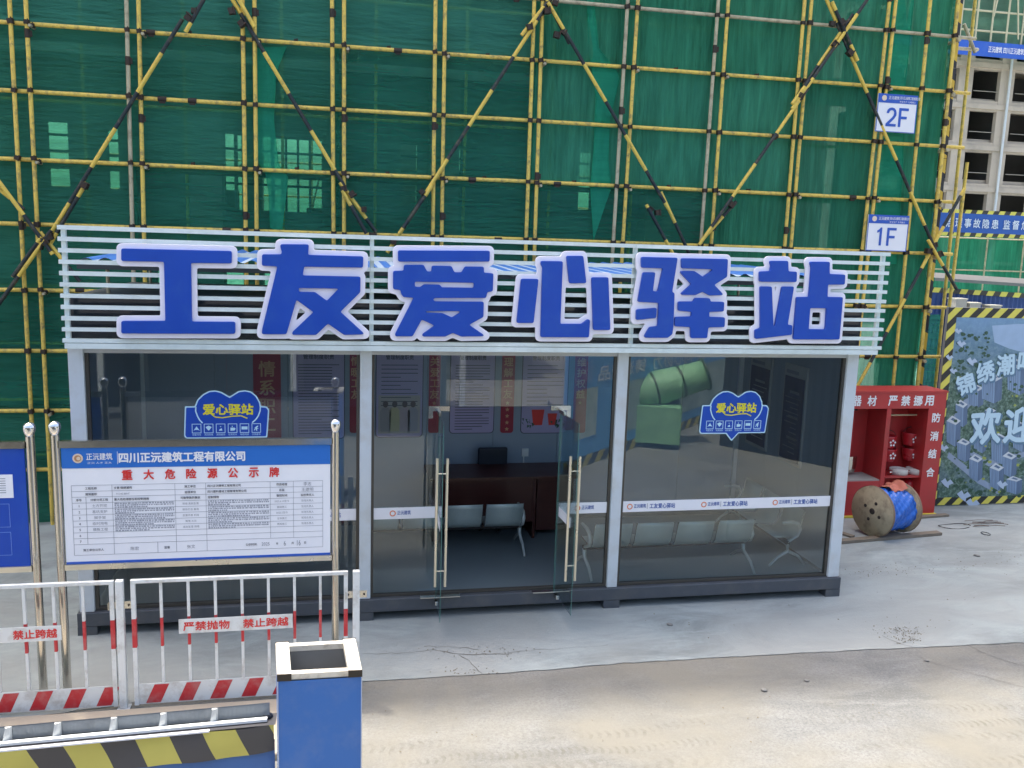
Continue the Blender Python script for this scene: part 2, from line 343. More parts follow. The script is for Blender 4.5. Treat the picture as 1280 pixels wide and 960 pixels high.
# ------------------------------------------------------------------ ground
def ground_mat(name, base, sand, sand_pos, tracks=False):
    m = bpy.data.materials.new(name); m.use_nodes = True
    n, l = m.node_tree.nodes, m.node_tree.links; p = n['Principled BSDF']
    geo = n.new('ShaderNodeNewGeometry').outputs['Position']
    def noise(sc, det=6, rough=.6, dist=0., st=(1, 1, 1)):
        mp = n.new('ShaderNodeMapping'); mp.inputs['Scale'].default_value = st; l.new(geo, mp.inputs[0])
        a = n.new('ShaderNodeTexNoise'); a.inputs['Scale'].default_value = sc; a.inputs['Detail'].default_value = det; a.inputs['Roughness'].default_value = rough; a.inputs['Distortion'].default_value = dist
        l.new(mp.outputs[0], a.inputs['Vector']); return a.outputs[0]
    def ramp(src, a, b, ca=0., cb=1.):
        r = n.new('ShaderNodeMapRange'); r.inputs[1].default_value = a; r.inputs[2].default_value = b; r.inputs[3].default_value = ca; r.inputs[4].default_value = cb; r.clamp = True
        l.new(src, r.inputs[0]); return r.outputs[0]
    def mix(f, a, b):
        x = n.new('ShaderNodeMix'); x.data_type = 'RGBA'
        for k, v in ((0, f), (6, a), (7, b)):
            if hasattr(v, 'node'): l.new(v, x.inputs[k])
            else: x.inputs[k].default_value = v if k == 0 else (*v, 1)
        return x.outputs[2]
    dark = tuple(v*.74 for v in base); light = tuple(min(1, v*1.24) for v in base)
    c = mix(ramp(noise(.8, 10, .68, .9, (.7, 1.3, 1)), .38, .62), dark, light)
    c = mix(ramp(noise(2.6, 9, .7, .8, (.6, 1.6, 1)), .52, .72, 0, .55), c, tuple(v*.72 for v in base))
    c = mix(ramp(noise(1.7, 9, .72, .8, (.5, 1.5, 1)), .52, .70, 0, .7), c, tuple(min(1, v*1.45) for v in base))
    c = mix(ramp(noise(45, 4, .75), .58, .72, 0, .5), c, tuple(v*.55 for v in base))
    if tracks: c = mix(ramp(noise(34, 6, .85), .44, .66, 0, .8), c, tuple(v*.55 for v in base)); c = mix(ramp(noise(48, 5, .85), .54, .70, 0, .7), c, tuple(min(1, v*1.55) for v in base))
    c = mix(ramp(noise(sand_pos, 7, .6, .3), .40, .62, 0, .8), c, sand)
    h = noise(22, 8, .7)
    if tracks:
        sep = n.new('ShaderNodeSeparateXYZ'); l.new(geo, sep.inputs[0])
        def mth(op, a, b=None, c_=None):
            x = n.new('ShaderNodeMath'); x.operation = op
            for k, v in enumerate((a, b, c_)):
                if v is None: continue
                if hasattr(v, 'node'): l.new(v, x.inputs[k])
                else: x.inputs[k].default_value = v
            return x.outputs[0]
        wob = mth('ADD', mth('MULTIPLY_ADD', noise(.5, 2), .5, -.25), mth('MULTIPLY_ADD', noise(8, 3), .06, -.03))
        y = mth('ADD', sep.outputs[1], wob); tot = None
        for yc, hw, per in ((-2.72, .085, .085), (-2.98, .075, .07), (-3.22, .11, .11), (-3.55, .1, .1), (-5.0, .14, .12), (-5.6, .14, .12)):
            yy = mth('MULTIPLY_ADD', sep.outputs[0], -.03, yc+.15)
            band = ramp(mth('ABSOLUTE', mth('SUBTRACT', y, yy)), hw*.55, hw, 1, 0)
            side = mth('ABSOLUTE', mth('SUBTRACT', y, yy))
            ph = mth('ADD', mth('MULTIPLY', sep.outputs[0], 6.283/per), mth('MULTIPLY', side, 30))
            tr = ramp(mth('SINE', ph), -.2, .5)
            pat = ramp(noise(.7, 3, .6, 0, (1, 3, 1)), .42, .58)
            t = mth('MULTIPLY', mth('MULTIPLY', band, tr), pat)
            tot = t if tot is None else mth('MAXIMUM', tot, t)
        tot = mth('MULTIPLY', tot, ramp(noise(7, 6, .75), .38, .62))
        c = mix(mth('MULTIPLY', tot, .6), c, tuple(v*.55 for v in sand))
        h = mth('SUBTRACT', h, mth('MULTIPLY', tot, .45))
    l.new(c, p.inputs['Base Color']); p.inputs['Roughness'].default_value = .85; p.inputs['Specular IOR Level'].default_value = .3
    b = n.new('ShaderNodeBump'); b.inputs['Strength'].default_value = .35; b.inputs['Distance'].default_value = .015; l.new(h, b.inputs['Height']); l.new(b.outputs[0], p.inputs['Normal'])
    return m
apron_m = ground_mat('apron_concrete', (.28, .318, .318), (.32, .335, .32), .35)
road_m = ground_mat('road_dusty_concrete', (.185, .19, .185), (.215, .205, .17), .45, tracks=True)
g = Geo(); g.quad((-400, -400, -.02), (400, -400, -.02), (400, 600, -.02), (-400, 600, -.02))
tag(part('ground', g, apron_m), kind='structure')
# the joint between the pad and the road wanders a little: two sheets with a dark gap between them
J = [at_z(px, py, 0) for px, py in ((-60, 905), (60, 893), (200, 874), (330, 864), (440, 853), (530, 847), (620, 842), (700, 836), (780, 829), (860, 824), (940, 820), (1030, 815), (1112, 811), (1190, 807), (1280, 803), (1400, 797))]
jp = [(-30, J[0].y)] + [(p.x, p.y) for p in J] + [(60, J[-1].y+.6)]
jj = []
for (a, b), (c, d) in zip(jp, jp[1:]):
    k = max(1, int((c-a)/.12)) if -3 < a < 16 else 1
    for i in range(k):
        t = i/k; jj.append((a+(c-a)*t, b+(d-b)*t+random.uniform(-.012, .012)))
jj.append(jp[-1])
g = Geo(); n = len(jj)
g.add([(x, y+.005, 0) for x, y in jj] + [(x, 60, 0) for x, y in jj], [(i, i+1, n+i+1, n+i) for i in range(n-1)])
tag(part('concrete_apron', g, apron_m), kind='structure')
g = Geo(); g.add([(x, y-.004, -.003) for x, y in jj] + [(x, -60, -.003) for x, y in jj], [(n+i, n+i+1, i+1, i) for i in range(n-1)])
tag(part('road', g, road_m), kind='structure')
# cracks in the slabs: thin recessed-looking dark fissures, real narrow strips 3 mm up
crackm = mat('crack_dark', (.15, .145, .13), .9, var=.3)
def crack(pts, w0=.008, z=.003):
    w0 *= .6
    P = [at_z(a, b, z) for a, b in pts]; Q = []
    for a, b in zip(P, P[1:]):
        k = max(2, int((b-a).length/.07))
        for i in range(k): q = a.lerp(b, i/k); q += Vector((random.uniform(-.018, .018), random.uniform(-.018, .018), 0)); Q.append(q)
    Q.append(P[-1]); vs = []
    for i, q in enumerate(Q):
        d = (Q[min(i+1, len(Q)-1)]-Q[max(0, i-1)]).normalized(); s_ = Vector((-d.y, d.x, 0))*w0*random.uniform(.3, 1.1); vs += [q-s_, q+s_]
    G_.add(vs, [(2*i, 2*i+1, 2*i+3, 2*i+2) for i in range(len(Q)-1)])
G_ = Geo()
crack([(1210, 806), (1245, 822), (1300, 838)]); crack([(1126, 812), (1180, 832), (1220, 843), (1280, 859)], .006)
crack([(540, 812), (575, 818), (605, 818), (640, 817)], .014); crack([(575, 818), (590, 830), (603, 842)], .01); crack([(600, 812), (562, 808), (530, 808)], .008)
crack([(452, 817), (505, 816), (545, 812)], .006); crack([(605, 818), (680, 812), (760, 806)], .005); crack([(1105, 795), (1120, 803), (1140, 808)], .008)
tag(part('slab_cracks', G_, crackm), 'thin dark branching cracks in the concrete slabs', kind='stuff'); bpy.data.objects['slab_cracks']['category'] = 'cracks'

# ------------------------------------------------------------------ 六 big characters of the sign (photo pixels -> plane of the sign)
def ch(ox, oy, sc, *polys): return [[(ox+x*sc, oy+y*sc) for x, y in P] for P in polys]
CH = {
'工': ch(140, 295, .1458, [(90,108),(1028,130),(1028,233),(680,228),(688,733),(1058,735),(1058,833),(90,830),(90,727),(466,727),(455,218),(90,212)]),
'友': ch(315, 290, .1511, [(238,102),(470,104),(462,190),(918,203),(915,292),(430,284),(418,360),(895,370),(893,495),(728,658),(930,842),(762,846),(628,752),(530,846),(335,846),(338,824),(512,660),(368,555),(285,840),(85,840),(88,805),(215,282),(86,276),(88,185),(248,185),(250,160),(238,125)],
     [(385,460),(722,465),(620,570),(520,497),(385,495)]),
'爱': ch(480, 295, .1458, [(120,124),(900,128),(898,217),(120,217)],
     [(170,248),(335,248),(365,305),(405,305),(408,255),(572,258),(598,312),(662,312),(690,262),(850,264),(848,315),(930,320),(925,470),(878,478),(868,527),(430,527),(412,542),(430,560),(848,563),(845,690),(720,758),(862,854),(660,857),(585,825),(520,857),(325,856),(328,838),(435,765),(320,710),(240,855),(95,855),(95,838),(255,525),(165,520),(148,495),(140,460),(78,452),(78,300),(168,298)],
     [(258,388),(768,398),(766,445),(488,440),(475,418),(340,414),(310,438),(260,435)], [(350,638),(650,640),(650,655),(578,698),(500,662),(352,656)]),
'心': ch(635, 300, .1406, [(112,345),(262,347),(218,733),(72,733)],
     [(285,187),(477,190),(455,745),(645,745),(700,703),(718,708),(708,860),(283,858),(300,240),(285,215)],
     [(512,142),(658,142),(685,380),(538,382)], [(735,332),(880,332),(897,795),(750,795)]),
'驿': ch(780, 305, .1354, [(150,120),(480,128),(430,440),(452,455),(440,760),(430,830),(390,860),(180,860),(178,845),(225,765),(300,757),(310,540),(118,530),(165,262),(275,262),(252,435),(300,440),(348,222),(150,216)],
     [(105,603),(288,588),(282,678),(102,697)],
     [(518,132),(942,140),(935,300),(815,375),(905,468),(775,472),(712,435),(645,468),(512,465),(515,455),(612,370),(508,262),(512,250),(635,250),(715,305),(818,232),(520,220)],
     [(640,497),(775,500),(785,532),(908,534),(905,618),(770,622),(770,672),(915,676),(912,762),(762,765),(752,863),(604,863),(602,762),(458,756),(460,672),(610,668),(612,622),(488,612),(490,530),(628,530)]),
'站': ch(930, 310, .1302, [(230,124),(405,125),(407,225),(488,228),(485,323),(135,320),(135,226),(238,222),(245,170)],
     [(142,368),(248,370),(263,750),(282,750),(350,370),(460,370),(400,735),(445,740),(440,828),(92,868),(92,785),(145,765)],
     [(617,132),(803,134),(800,250),(950,256),(945,348),(785,348),(780,470),(928,472),(895,873),(458,872),(490,470),(608,470),(630,190)],
     [(615,572),(778,574),(765,780),(600,778)]),
}
YS = -.20                                    # front plane of the slats
def polys_on(polys, Y):
    out = []
    for P in polys:
        q = [at_y(a, b, Y) for a, b in P]; out.append([(v.x, v.z) for v in q])
    return out

# ------------------------------------------------------------------ the slatted sign
sg = thing('shelter_sign', (4.6, YS, 3.2), 'long white slatted sign with six big blue Chinese characters above the glass shelter', 'sign')
X0, X1, ZB, ZT = -.035, 9.20, 3.205, 4.42
unit = Geo().box(-.5, .5, -.5, .5, -.5, .5).mesh('slat', slatw)
def bx_inst(name, me, parent, x0, x1, y0, y1, z0, z1, label=None):
    return inst(name, me, parent, Matrix.Translation(((x0+x1)/2, (y0+y1)/2, (z0+z1)/2)) @ Matrix.Diagonal((x1-x0, y1-y0, z1-z0, 1)), label)
NSL = 11
for i in range(NSL):
    zt = 4.435 - i*.1135; dz = -.0035*(i/ NSL)
    for a, b in ((X0-.02, 3.03), (3.034, 6.0), (6.004, X1+.02)):
        bx_inst('slat', unit, sg, a, b, YS-.055, YS-.003+random.uniform(-.002, .002), zt-.043+random.uniform(-.0015, .0015), zt+dz)
bx_inst('bottom_bar', unit, sg, X0, X1-.03, YS-.06, YS+.10, ZB-.01, ZB+.045)
for x in (X0+.02, 3.05, 6.02, X1-.03):
    bx_inst('upright', unit, sg, x-.022, x+.022, YS, YS+.045, ZB+.045, 4.43)
bolts = Geo()
lp_plate = {}
for c, polys in CH.items():
    P = polys_on(polys, YS-.09)
    plate = curve_mesh('character_plate', rounded(P, .052, .008, 3), .012, .003, lav)
    pl = inst('character_plate', plate, sg, front(YS-.09), 'lavender backing plate cut round the character ' + c)
    face = curve_mesh('character_face', rounded(P, 0., .006, 4), .016, .003, blue)
    fo = bpy.data.objects.new('character_face', face); COL.objects.link(fo); fo.parent = pl
    fo.matrix_basis = Matrix.Translation((0, 0, .030)); fo['label'] = 'blue raised character ' + c
    cxs = [p[0] for q in P for p in q]; x0, x1 = min(cxs), max(cxs)
    for k in range(0): bolts.tube([(x0+.2+(x1-x0-.4)*k/2, YS-.075, 3.8), (x0+.2+(x1-x0-.4)*k/2, YS-.05, 3.8)], .012, 6)

# ------------------------------------------------------------------ the glass shelter
sh = thing('glass_shelter', (4.5, 1.5, 0), 'grey and white glass-fronted rest shelter with double doors standing open', 'shelter')
XS = [0.0, 3.0, 6.0, 9.0]; D = 3.0; ZF = .18
fr = []
for i, x in enumerate(XS):
    wv = .065 if 0 < i < 3 else .075
    o = part('post', Bx(x-wv, x+wv, -.03, .10, .26, 3.205), postm, sh); bevel(o, .006)
    o = part('foot', Bx(x-.10, x+.10, -.05, .12, 0, .10), dgrey, sh)
for x in (0, 9): part('post', Bx(x-.075, x+.075, D-.1, D+.03, .1, 3.2), postm, sh); part('foot', Bx(x-.1, x+.1, D-.12, D+.05, 0, .1), dgrey, sh)
for a, b in ((-.10, 9.10),):
    o = part('base_beam', Bx(a, b, -.055, .11, .102, .257), dgrey, sh); bevel(o, .008)
part('base_beam', Bx(-.1, 9.1, D-.11, D+.05, .102, .257), dgrey, sh)
for x in (-.098, 9.028): part('base_beam', Bx(x, x+.07, .112, D-.112, .104, .255), dgrey, sh)
part('interior_floor', Bx(-.02, 9.02, .113, D-.113, .12, .20), floorm, sh)
# walls of sandwich panels, panel by panel
for i in range(9):
    part('wall_panel', Bx(i+.003, i+.997, D-.06, D-.01, .26, 3.1), wallin, sh)
for x in (-.02, 8.99):
    for j in range(3):
        part('wall_panel', Bx(x, x+.05, .11+j*.93, .11+j*.93+.925, .26, 3.1), wallin, sh)
part('ceiling_panel', Bx(-.02, 9.02, .0, D, 3.12, 3.18), mat('ceiling_white', (.55, .58, .6), .6, var=.03), sh)
part('fascia', Bx(-.06, 9.06, -.02, .03, 3.21, 3.72), mat('fascia_navy', (.012, .018, .03), .12, var=.1, spec=.6), sh)
part('roof_sheet', Bx(-.08, 9.08, .031, D+.06, 3.64, 3.71), mat('roof_grey', (.12, .13, .14), .5, var=.1), sh)
# frames and panes
def pane(x0, x1, z0, z1, y=.03, fw=.035):
    f = part('window_frame', Geo().box(x0, x0+fw, y-.02, y+.03, z0, z1).box(x1-fw, x1, y-.02, y+.03, z0, z1).box(x0+fw, x1-fw, y-.019, y+.029, z0, z0+fw).box(x0+fw, x1-fw, y-.019, y+.029, z1-fw, z1), frameb, sh)
    return f
pane(.078, 2.933, .262, 3.2); pane(6.067, 8.923, .262, 3.2); pane(3.067, 5.933, .262, 3.2, fw=.03)
for a, b in ((.113, 1.50), (1.506, 2.898), (6.102, 7.50), (7.506, 8.888)):
    part('window_pane', Bx(a, b, .030, .038, .297, 3.165), [glass], sh)
part('window_pane', Bx(3.097, 3.815, .030, .038, .292, 3.165), [glass], sh)
part('window_pane', Bx(5.285, 5.903, .030, .038, .292, 3.165), [glass], sh)
part('window_pane', Bx(3.818, 5.282, .030, .038, 2.52, 3.165), [glass], sh)
# open doors
def door(hx, ox, oy, sgn):
    a = Vector((hx, .01, 0)); b = Vector((ox, oy, 0)); d = (b-a).normalized(); nrm = Vector((-d.y, d.x, 0))
    g = Geo(); t = .003
    vs = [(p+nrm*s_*t+Vector((0, 0, z))) for z in (.225, 2.46) for p, s_ in ((a, -1), (b, -1), (b, 1), (a, 1))]
    g.add(vs, [(0,3,2,1),(4,5,6,7),(0,1,5,4),(2,3,7,6)]); g.cur = 1; g.add(vs, [(1,2,6,5),(3,0,4,7)])
    dr = part('door', g, [glassd, glass_e], sh)
    hp = a.lerp(b, .88)
    for s_ in (-1, 1):
        q = hp + nrm*s_*.055; z0, z1 = HZ
        hg = Geo().tube([(q.x, q.y, z0), (q.x, q.y, z1)], .0165, 10)
        for z in (z0+.18, z1-.17): hg.tube([(hp.x, hp.y, z), (q.x, q.y, z)], .008, 6)
        part('handle', hg, steelb, dr)
    for z in (.205, 2.455):
        g = Geo().bar(a+Vector((0, 0, z+.01))-d*.02, a+d*.17+Vector((0, 0, z+.01)), .03, .045)
        part('patch_fitting', g, steel, dr)
    g = Geo(); c = a.lerp(b, .15); e = a.lerp(b, .8)
    o2 = nrm*.0075
    g.quad(c-o2+Vector((0, 0, 1.215)), e-o2+Vector((0, 0, 1.215)), e-o2+Vector((0, 0, 1.335)), c-o2+Vector((0, 0, 1.335)))
    part('safety_strip', g, printw, dr)
pz0 = at_y(543, 733, -.6).z; pz1 = at_y(547, 573, -.6).z; HZ = (pz0, pz1)
door(3.83, 3.80, -.70, 1); door(5.27, 5.30, -.70, -1)
for x, s_ in ((3.83, 1), (5.27, -1)):
    part('corner_fitting', Geo().box(x-.12, x+.12, -.0, .022, 2.475, 2.53).box(x-s_*.12, x-s_*.07, .001, .021, 2.39, 2.474), steel, sh)
    part('floor_plate', Bx(x-.19 if s_ > 0 else x-.28, x+.28 if s_ > 0 else x+.17, -.10, .0, .258, .272), steel, sh)
part('lamp_bar', Bx(3.3, 8.2, 1.4, 1.46, 3.06, 3.115), white, sh)

# white frosted safety strip with print, on the outer face of the panes
orange = mat('logo_orange', (.75, .22, .08), .5, var=.05)
def strip(x0, x1, marks):
    o = part('safety_strip', Bx(x0, x1, .022, .0285, 1.20, 1.335), printw, sh)
    for cx, full in marks:
        M = front(.0205)
        a = text('正沅建筑', M, cx+.12, 1.275, .05, .155, inkblue, o, bold=.01)
        ring = curve_mesh('logo', [[(cx-.01+.036*math.cos(t*.35), 1.268+.036*math.sin(t*.35)) for t in range(18)], [(cx-.01+.024*math.cos(t*.35), 1.268+.024*math.sin(t*.35)) for t in range(18)]], .0005, 0, orange)
        inst('logo', ring, o, front(.0205))
        if full:
            part('divider', Bx(cx+.212, cx+.217, .0190, .0205, 1.235, 1.305), ink2, o)
            text('工友爱心驿站', M, cx+.41, 1.27, .062, .33, inkblue, o, bold=.02)
strip(6.102, 8.888, tuple((at_y(p, 628, .02).x, 1) for p in (788.6, 881, 970))); strip(3.10, 3.81, ((at_y(492, 640, .02).x, 0),)); strip(5.30, 5.90, ((at_y(723, 632, .02).x, 0),)); strip(.113, 2.898, ((.35, 1), (1.25, 1), (2.15, 1)))

# ------------------------------------------------------------------ blue corrugated canopy over the shelter
can = thing('canopy_roof', (4.5, 1.7, 3.72), 'blue corrugated sheet canopy lying over the shelter behind the sign slats', 'roof')
def cor(u, v):
    x = -.05+u*9.15; y = .35+v*2.9
    return (x, y, 4.07+.018*math.sin(x*2*math.pi/.19)+.035*math.sin(x*.9+.4) + v*.07)
g = Geo().grid(cor, 380, 4)
part('corrugated_sheet', g, stripe_mat('canopy_blue', (.06, .20, .58), (.50, .62, .75), .19, (1, 0, 0), duty=.62), can)
for x in (.2, 3, 6, 8.8):
    part('support_post', Geo().tube([(x, .6, 3.71), (x, .6, 4.05)], .02, 8).tube([(x, 2.9, 3.71), (x, 2.9, 4.12)], .02, 8), galv, can)
part('edge_beam', Bx(-.05, 9.1, .36, .40, 3.98, 4.03), mat('edge_dark', (.04, .05, .06), .5), can)

# ------------------------------------------------------------------ heart-shaped stickers
yel = mat('ink_yellow', (.82, .72, .03), .5, var=.05)
pale = mat('sticker_outline', (.55, .80, .92), .5, var=.03)
def heart_sign(cx, cz, tail, label):
    k = .0105*1.0                       # metres per photo pixel at the glass
    s_ = k*100/1280                     # zoomed picture units
    def u(x, y): return ((x-640)*s_+cx, -(y-450)*s_+cz)
    def arc(c, r, a0, a1, n=16): return [u(c[0]+r*math.cos(R(a0+(a1-a0)*i/n)), c[1]-r*math.sin(R(a0+(a1-a0)*i/n))) for i in range(n+1)]
    out = [u(215, 298), u(92, 298), u(70, 690), u(95, 725), u(500, 728)]
    if tail: out += [u(595, 840)]
    out += [u(700, 722), u(1130, 722), u(1160, 350), u(1130, 305), u(1050, 300)]
    out += [u(1045, 250), u(1000, 160), u(930, 100), u(850, 82), u(770, 95), u(655, 170), u(550, 105), u(480, 85), u(400, 92), u(320, 135), u(250, 205), u(225, 270)]
    t = thing('heart_sign', (cx, .02, cz), label, 'sign', 'heart-shaped signs stuck on the shelter glass')
    Y = .020
    inst('plate', curve_mesh('plate', rounded([out], .004, .006, 2), .003, 0, pale), t, front(Y))
    inst('plate_face', curve_mesh('plate_face', rounded([out], -.010, .006, 2), .0012, 0, blue), t, front(Y-.004))
    # pale line that follows the heart down both sides
    g = Geo()
    for side in (0, 1):
        pts = [(225, 300), (222, 360), (245, 430), (270, 480), (305, 520)] if side == 0 else [(1050, 300), (1045, 360), (1020, 430), (985, 480), (940, 520)]
        P = [u(*p) for p in pts]
        for (a, b), (c, d) in zip(P, P[1:]): g.bar((a, Y-.007, b), (c, Y-.007, d), .003, .014, up=(0, 0, 1) if abs(c-a) > abs(d-b) else (1, 0, 0))
    part('outline', g, pale, t)
    a = u(635, 335); text('爱心驿站', front(Y-.008), a[0], a[1], .118*k*100*.95, .50*k*100, yel, t, bold=.035)
    P = [u(*p) for p in ((420, 400), (470, 440), (560, 450), (680, 430), (800, 425), (880, 460))]; g = Geo()
    for (a, b), (c, d) in zip(P, P[1:]): g.bar((a, Y-.007, b), (c, Y-.007, d), .003, .012)
    part('underline', g, yel, t)
    for i, (ic, cap) in enumerate(zip('座线伞杯电跑', ('母婴休息', '无线网络', '遮阳避雨', '饮用热水', '电视阅读', '应急服务'))):
        x = 228+i*153; g = Geo()
        for (x0_, y0_, x1_, y1_) in ((x-60, 530, x+60, 538), (x-60, 650, x+60, 658), (x-60, 530, x-52, 658), (x+52, 530, x+60, 658)):
            a = u(x0_, y0_); b = u(x1_, y1_); g.box(a[0], b[0], Y-.0075, Y-.0055, b[1], a[1])
        part('icon_frame', g, pale, t)
        g = Geo()
        def poly(pts): g.add([(u(x+p, q)[0], Y-.0078, u(x+p, q)[1]) for p, q in pts], [tuple(range(len(pts)))])
        if i == 0: poly([(-42, 625), (-10, 580), (0, 560), (10, 580), (42, 625), (20, 612), (-20, 612)])
        elif i == 1: poly([(-40, 575), (0, 555), (40, 575), (6, 620), (-6, 620)])
        elif i == 2: poly([(-22, 625), (22, 625), (12, 590), (0, 600), (-12, 605)]); poly([(-8, 565), (8, 565), (6, 575), (-6, 575)])
        elif i == 3: poly([(-28, 585), (22, 585), (40, 600), (22, 625), (-28, 628)]); poly([(-10, 560), (0, 560), (2, 578), (-10, 578)])
        elif i == 4: poly([(-38, 570), (40, 570), (40, 612), (-38, 612)])
        else: poly([(-30, 600), (0, 570), (22, 560), (26, 572), (8, 590), (34, 600), (10, 605), (12, 632), (0, 632), (-6, 605), (-24, 628), (-34, 622), (-8, 595)])
        part('icon', g, pale, t)
        a = u(x, 678); text(cap, front(Y-.008), a[0], a[1], .02*k*100, .088*k*100, pale, t)
for (px, py, tail, lb) in ((286, 522, 0, 'blue heart-shaped sign on the left glass pane above the notice board'), (920, 519, 1, 'blue heart-shaped sign with a pointed tail on the right glass pane')):
    q = at_y(px, py, .02); heart_sign(q.x, q.z, tail, lb)

# ------------------------------------------------------------------ posters on the back wall
YW = D-.06
bannerred = mat('poster_crimson', (.34, .015, .045), .5, var=.05); gold = mat('ink_gold', (.62, .36, .20), .5, var=.05)
plav = mat('poster_lavender', (.42, .38, .60), .5, var=.05)
def wall_rect(px0, px1, pyb, ztop=None, Y=YW):
    a = at_y(px0, pyb, Y); b = at_y(px1, pyb, Y); return a.x, b.x, a.z
def rrect(x0, x1, z0, z1, r=.05):
    out = []
    for cx_, cz_, a0 in ((x1-r, z1-r, 0), (x0+r, z1-r, 90), (x0+r, z0+r, 180), (x1-r, z0+r, 270)):
        out += [(cx_+r*math.cos(R(a0+i*22.5)), cz_+r*math.sin(R(a0+i*22.5))) for i in range(5)]
    return out
def couplet(px0, px1, pyb, s, label, hch, stars=0, ztop=3.04, zt1=2.775):
    x0, x1, zb = wall_rect(px0, px1, pyb); t = thing('wall_banner', ((x0+x1)/2, YW, zb), label, 'banner', 'crimson vertical banners on the shelter back wall')
    inst('panel', curve_mesh('panel', [rrect(x0, x1, zb, ztop, .04)], .004, 0, bannerred), t, front(YW-.008))
    text(s, front(YW-.015), (x0+x1)/2, zt1-.06-hch/2, hch, None, gold, t, vertical=True, bold=.02, line=1.25)
    if stars:
        for i in range(stars):
            cz = zt1-.10-len(s)*hch*1.25-i*.10; cx = (x0+x1)/2
            P = [(cx+(.035 if j % 2 == 0 else .015)*math.sin(j*math.pi/5), cz+(.035 if j % 2 == 0 else .015)*math.cos(j*math.pi/5)) for j in range(10)]
            inst('star', curve_mesh('star', [P], .001, 0, gold), t, front(YW-.014))
def poster(px0, px1, pyb, label, picture=None):
    x0, x1, zb = wall_rect(px0, px1, pyb); zt = 2.80
    t = thing('wall_poster', ((x0+x1)/2, YW, zb), label, 'poster', 'pale lavender text posters on the shelter back wall')
    inst('border', curve_mesh('border', [rrect(x0-.012, x1+.012, zb-.012, zt+.012, .06)], .003, 0, ink), t, front(YW-.006))
    inst('sheet', curve_mesh('sheet', [rrect(x0, x1, zb, zt, .05)], .002, 0, plav), t, front(YW-.011))
    text('管理制度职责', front(YW-.015), (x0+x1)/2, zt-.09, .07, (x1-x0)*.6, ink, t, bold=.02)
    g = Geo(); z = zt-.2; zend = zb+.06 if not picture else zb+(zt-zb)*.33
    while z > zend:
        g.box(x0+.07, x1-.07-random.choice((0, 0, .1, .25)), YW-.0145, YW-.0135, z-.011, z); z -= .042 if not picture else .06
    part('print_lines', g, ink, t)
    if picture == 'people':
        part('picture', Bx(x0+.03, x1-.03, YW-.0138, YW-.0132, zb+.05, zb+.62), mat('picture_beige', (.46, .42, .40), .6, var=.3, scale=4), t)
        w_ = x1-x0
        for i, (f, c) in enumerate(((.2, (.34, .32, .33)), (.40, (.52, .48, .3)), (.62, (.46, .38, .42)), (.80, (.36, .36, .42)))):
            cx = x0+w_*f; g = Geo(); zz = zb+.08
            P = [(cx-.07, zz), (cx+.07, zz), (cx+.08, zz+.3), (cx+.04, zz+.36), (cx-.04, zz+.36), (cx-.08, zz+.3)]
            inst('picture', curve_mesh('picture', [P], .0006, 0, mat('pic_%d' % i, c, .6)), t, front(YW-.014))
            inst('picture', curve_mesh('picture', [[(cx+.04*math.cos(a*.5), zz+.41+.05*math.sin(a*.5)) for a in range(12)]], .0006, 0, mat('pic_hair', (.12, .09, .08), .6)), t, front(YW-.0142))
    if picture == 'cups':
        for cx, s_ in ((x0+(x1-x0)*.36, 1), (x0+(x1-x0)*.68, .75)):
            zz = zb+.12
            inst('picture', curve_mesh('picture', [[(cx-.07*s_, zz), (cx+.07*s_, zz), (cx+.1*s_, zz+.24*s_), (cx-.1*s_, zz+.24*s_)]], .0006, 0, red), t, front(YW-.014))
        g = Geo()
        for i in range(26):
            cx = random.choice((x0+.08, x1-.12, x0+.14, x1-.2))+random.uniform(-.05, .08); zz = zb+.06+random.uniform(0, .12); a = random.uniform(0, 3)
            g.add([(cx, YW-.0148, zz), (cx+.05*math.cos(a), YW-.0148, zz+.03*math.sin(a)+.02), (cx+.03*math.cos(a+1), YW-.0148, zz+.05)], [(0, 1, 2)])
        part('picture', g, mat('pic_leaf', (.03, .10, .07), .6), t)
couplet(318, 352, 575, '情系职工', 'widest crimson banner with large gold characters, left of all the posters', .215, zt1=2.70)
couplet(437, 452, 541, '情暖工友', 'narrow crimson banner seen just left of the shelter post beside the doors', .13)
couplet(535, 549, 541, '关爱工友', 'narrow crimson banner above the left door leaf, between two posters', .13, 2)
couplet(625, 641, 541, '理解工友', 'crimson banner with a column of gold stars, above the office chair', .13, 5)
couplet(715, 731, 541, '维护权益', 'narrow crimson banner seen behind the right door fitting', .13, 1)
poster(367, 430, 548, 'grey-lavender poster full of fine text seen through the left bay')
poster(470, 527, 546, 'lavender poster with a picture of standing people at its foot', 'people')
poster(562, 616, 541, 'lavender poster filled with dense lines of text, above the bench in the doorway')
poster(651, 707, 541, 'lavender poster with red cups pictured at its foot', 'cups')
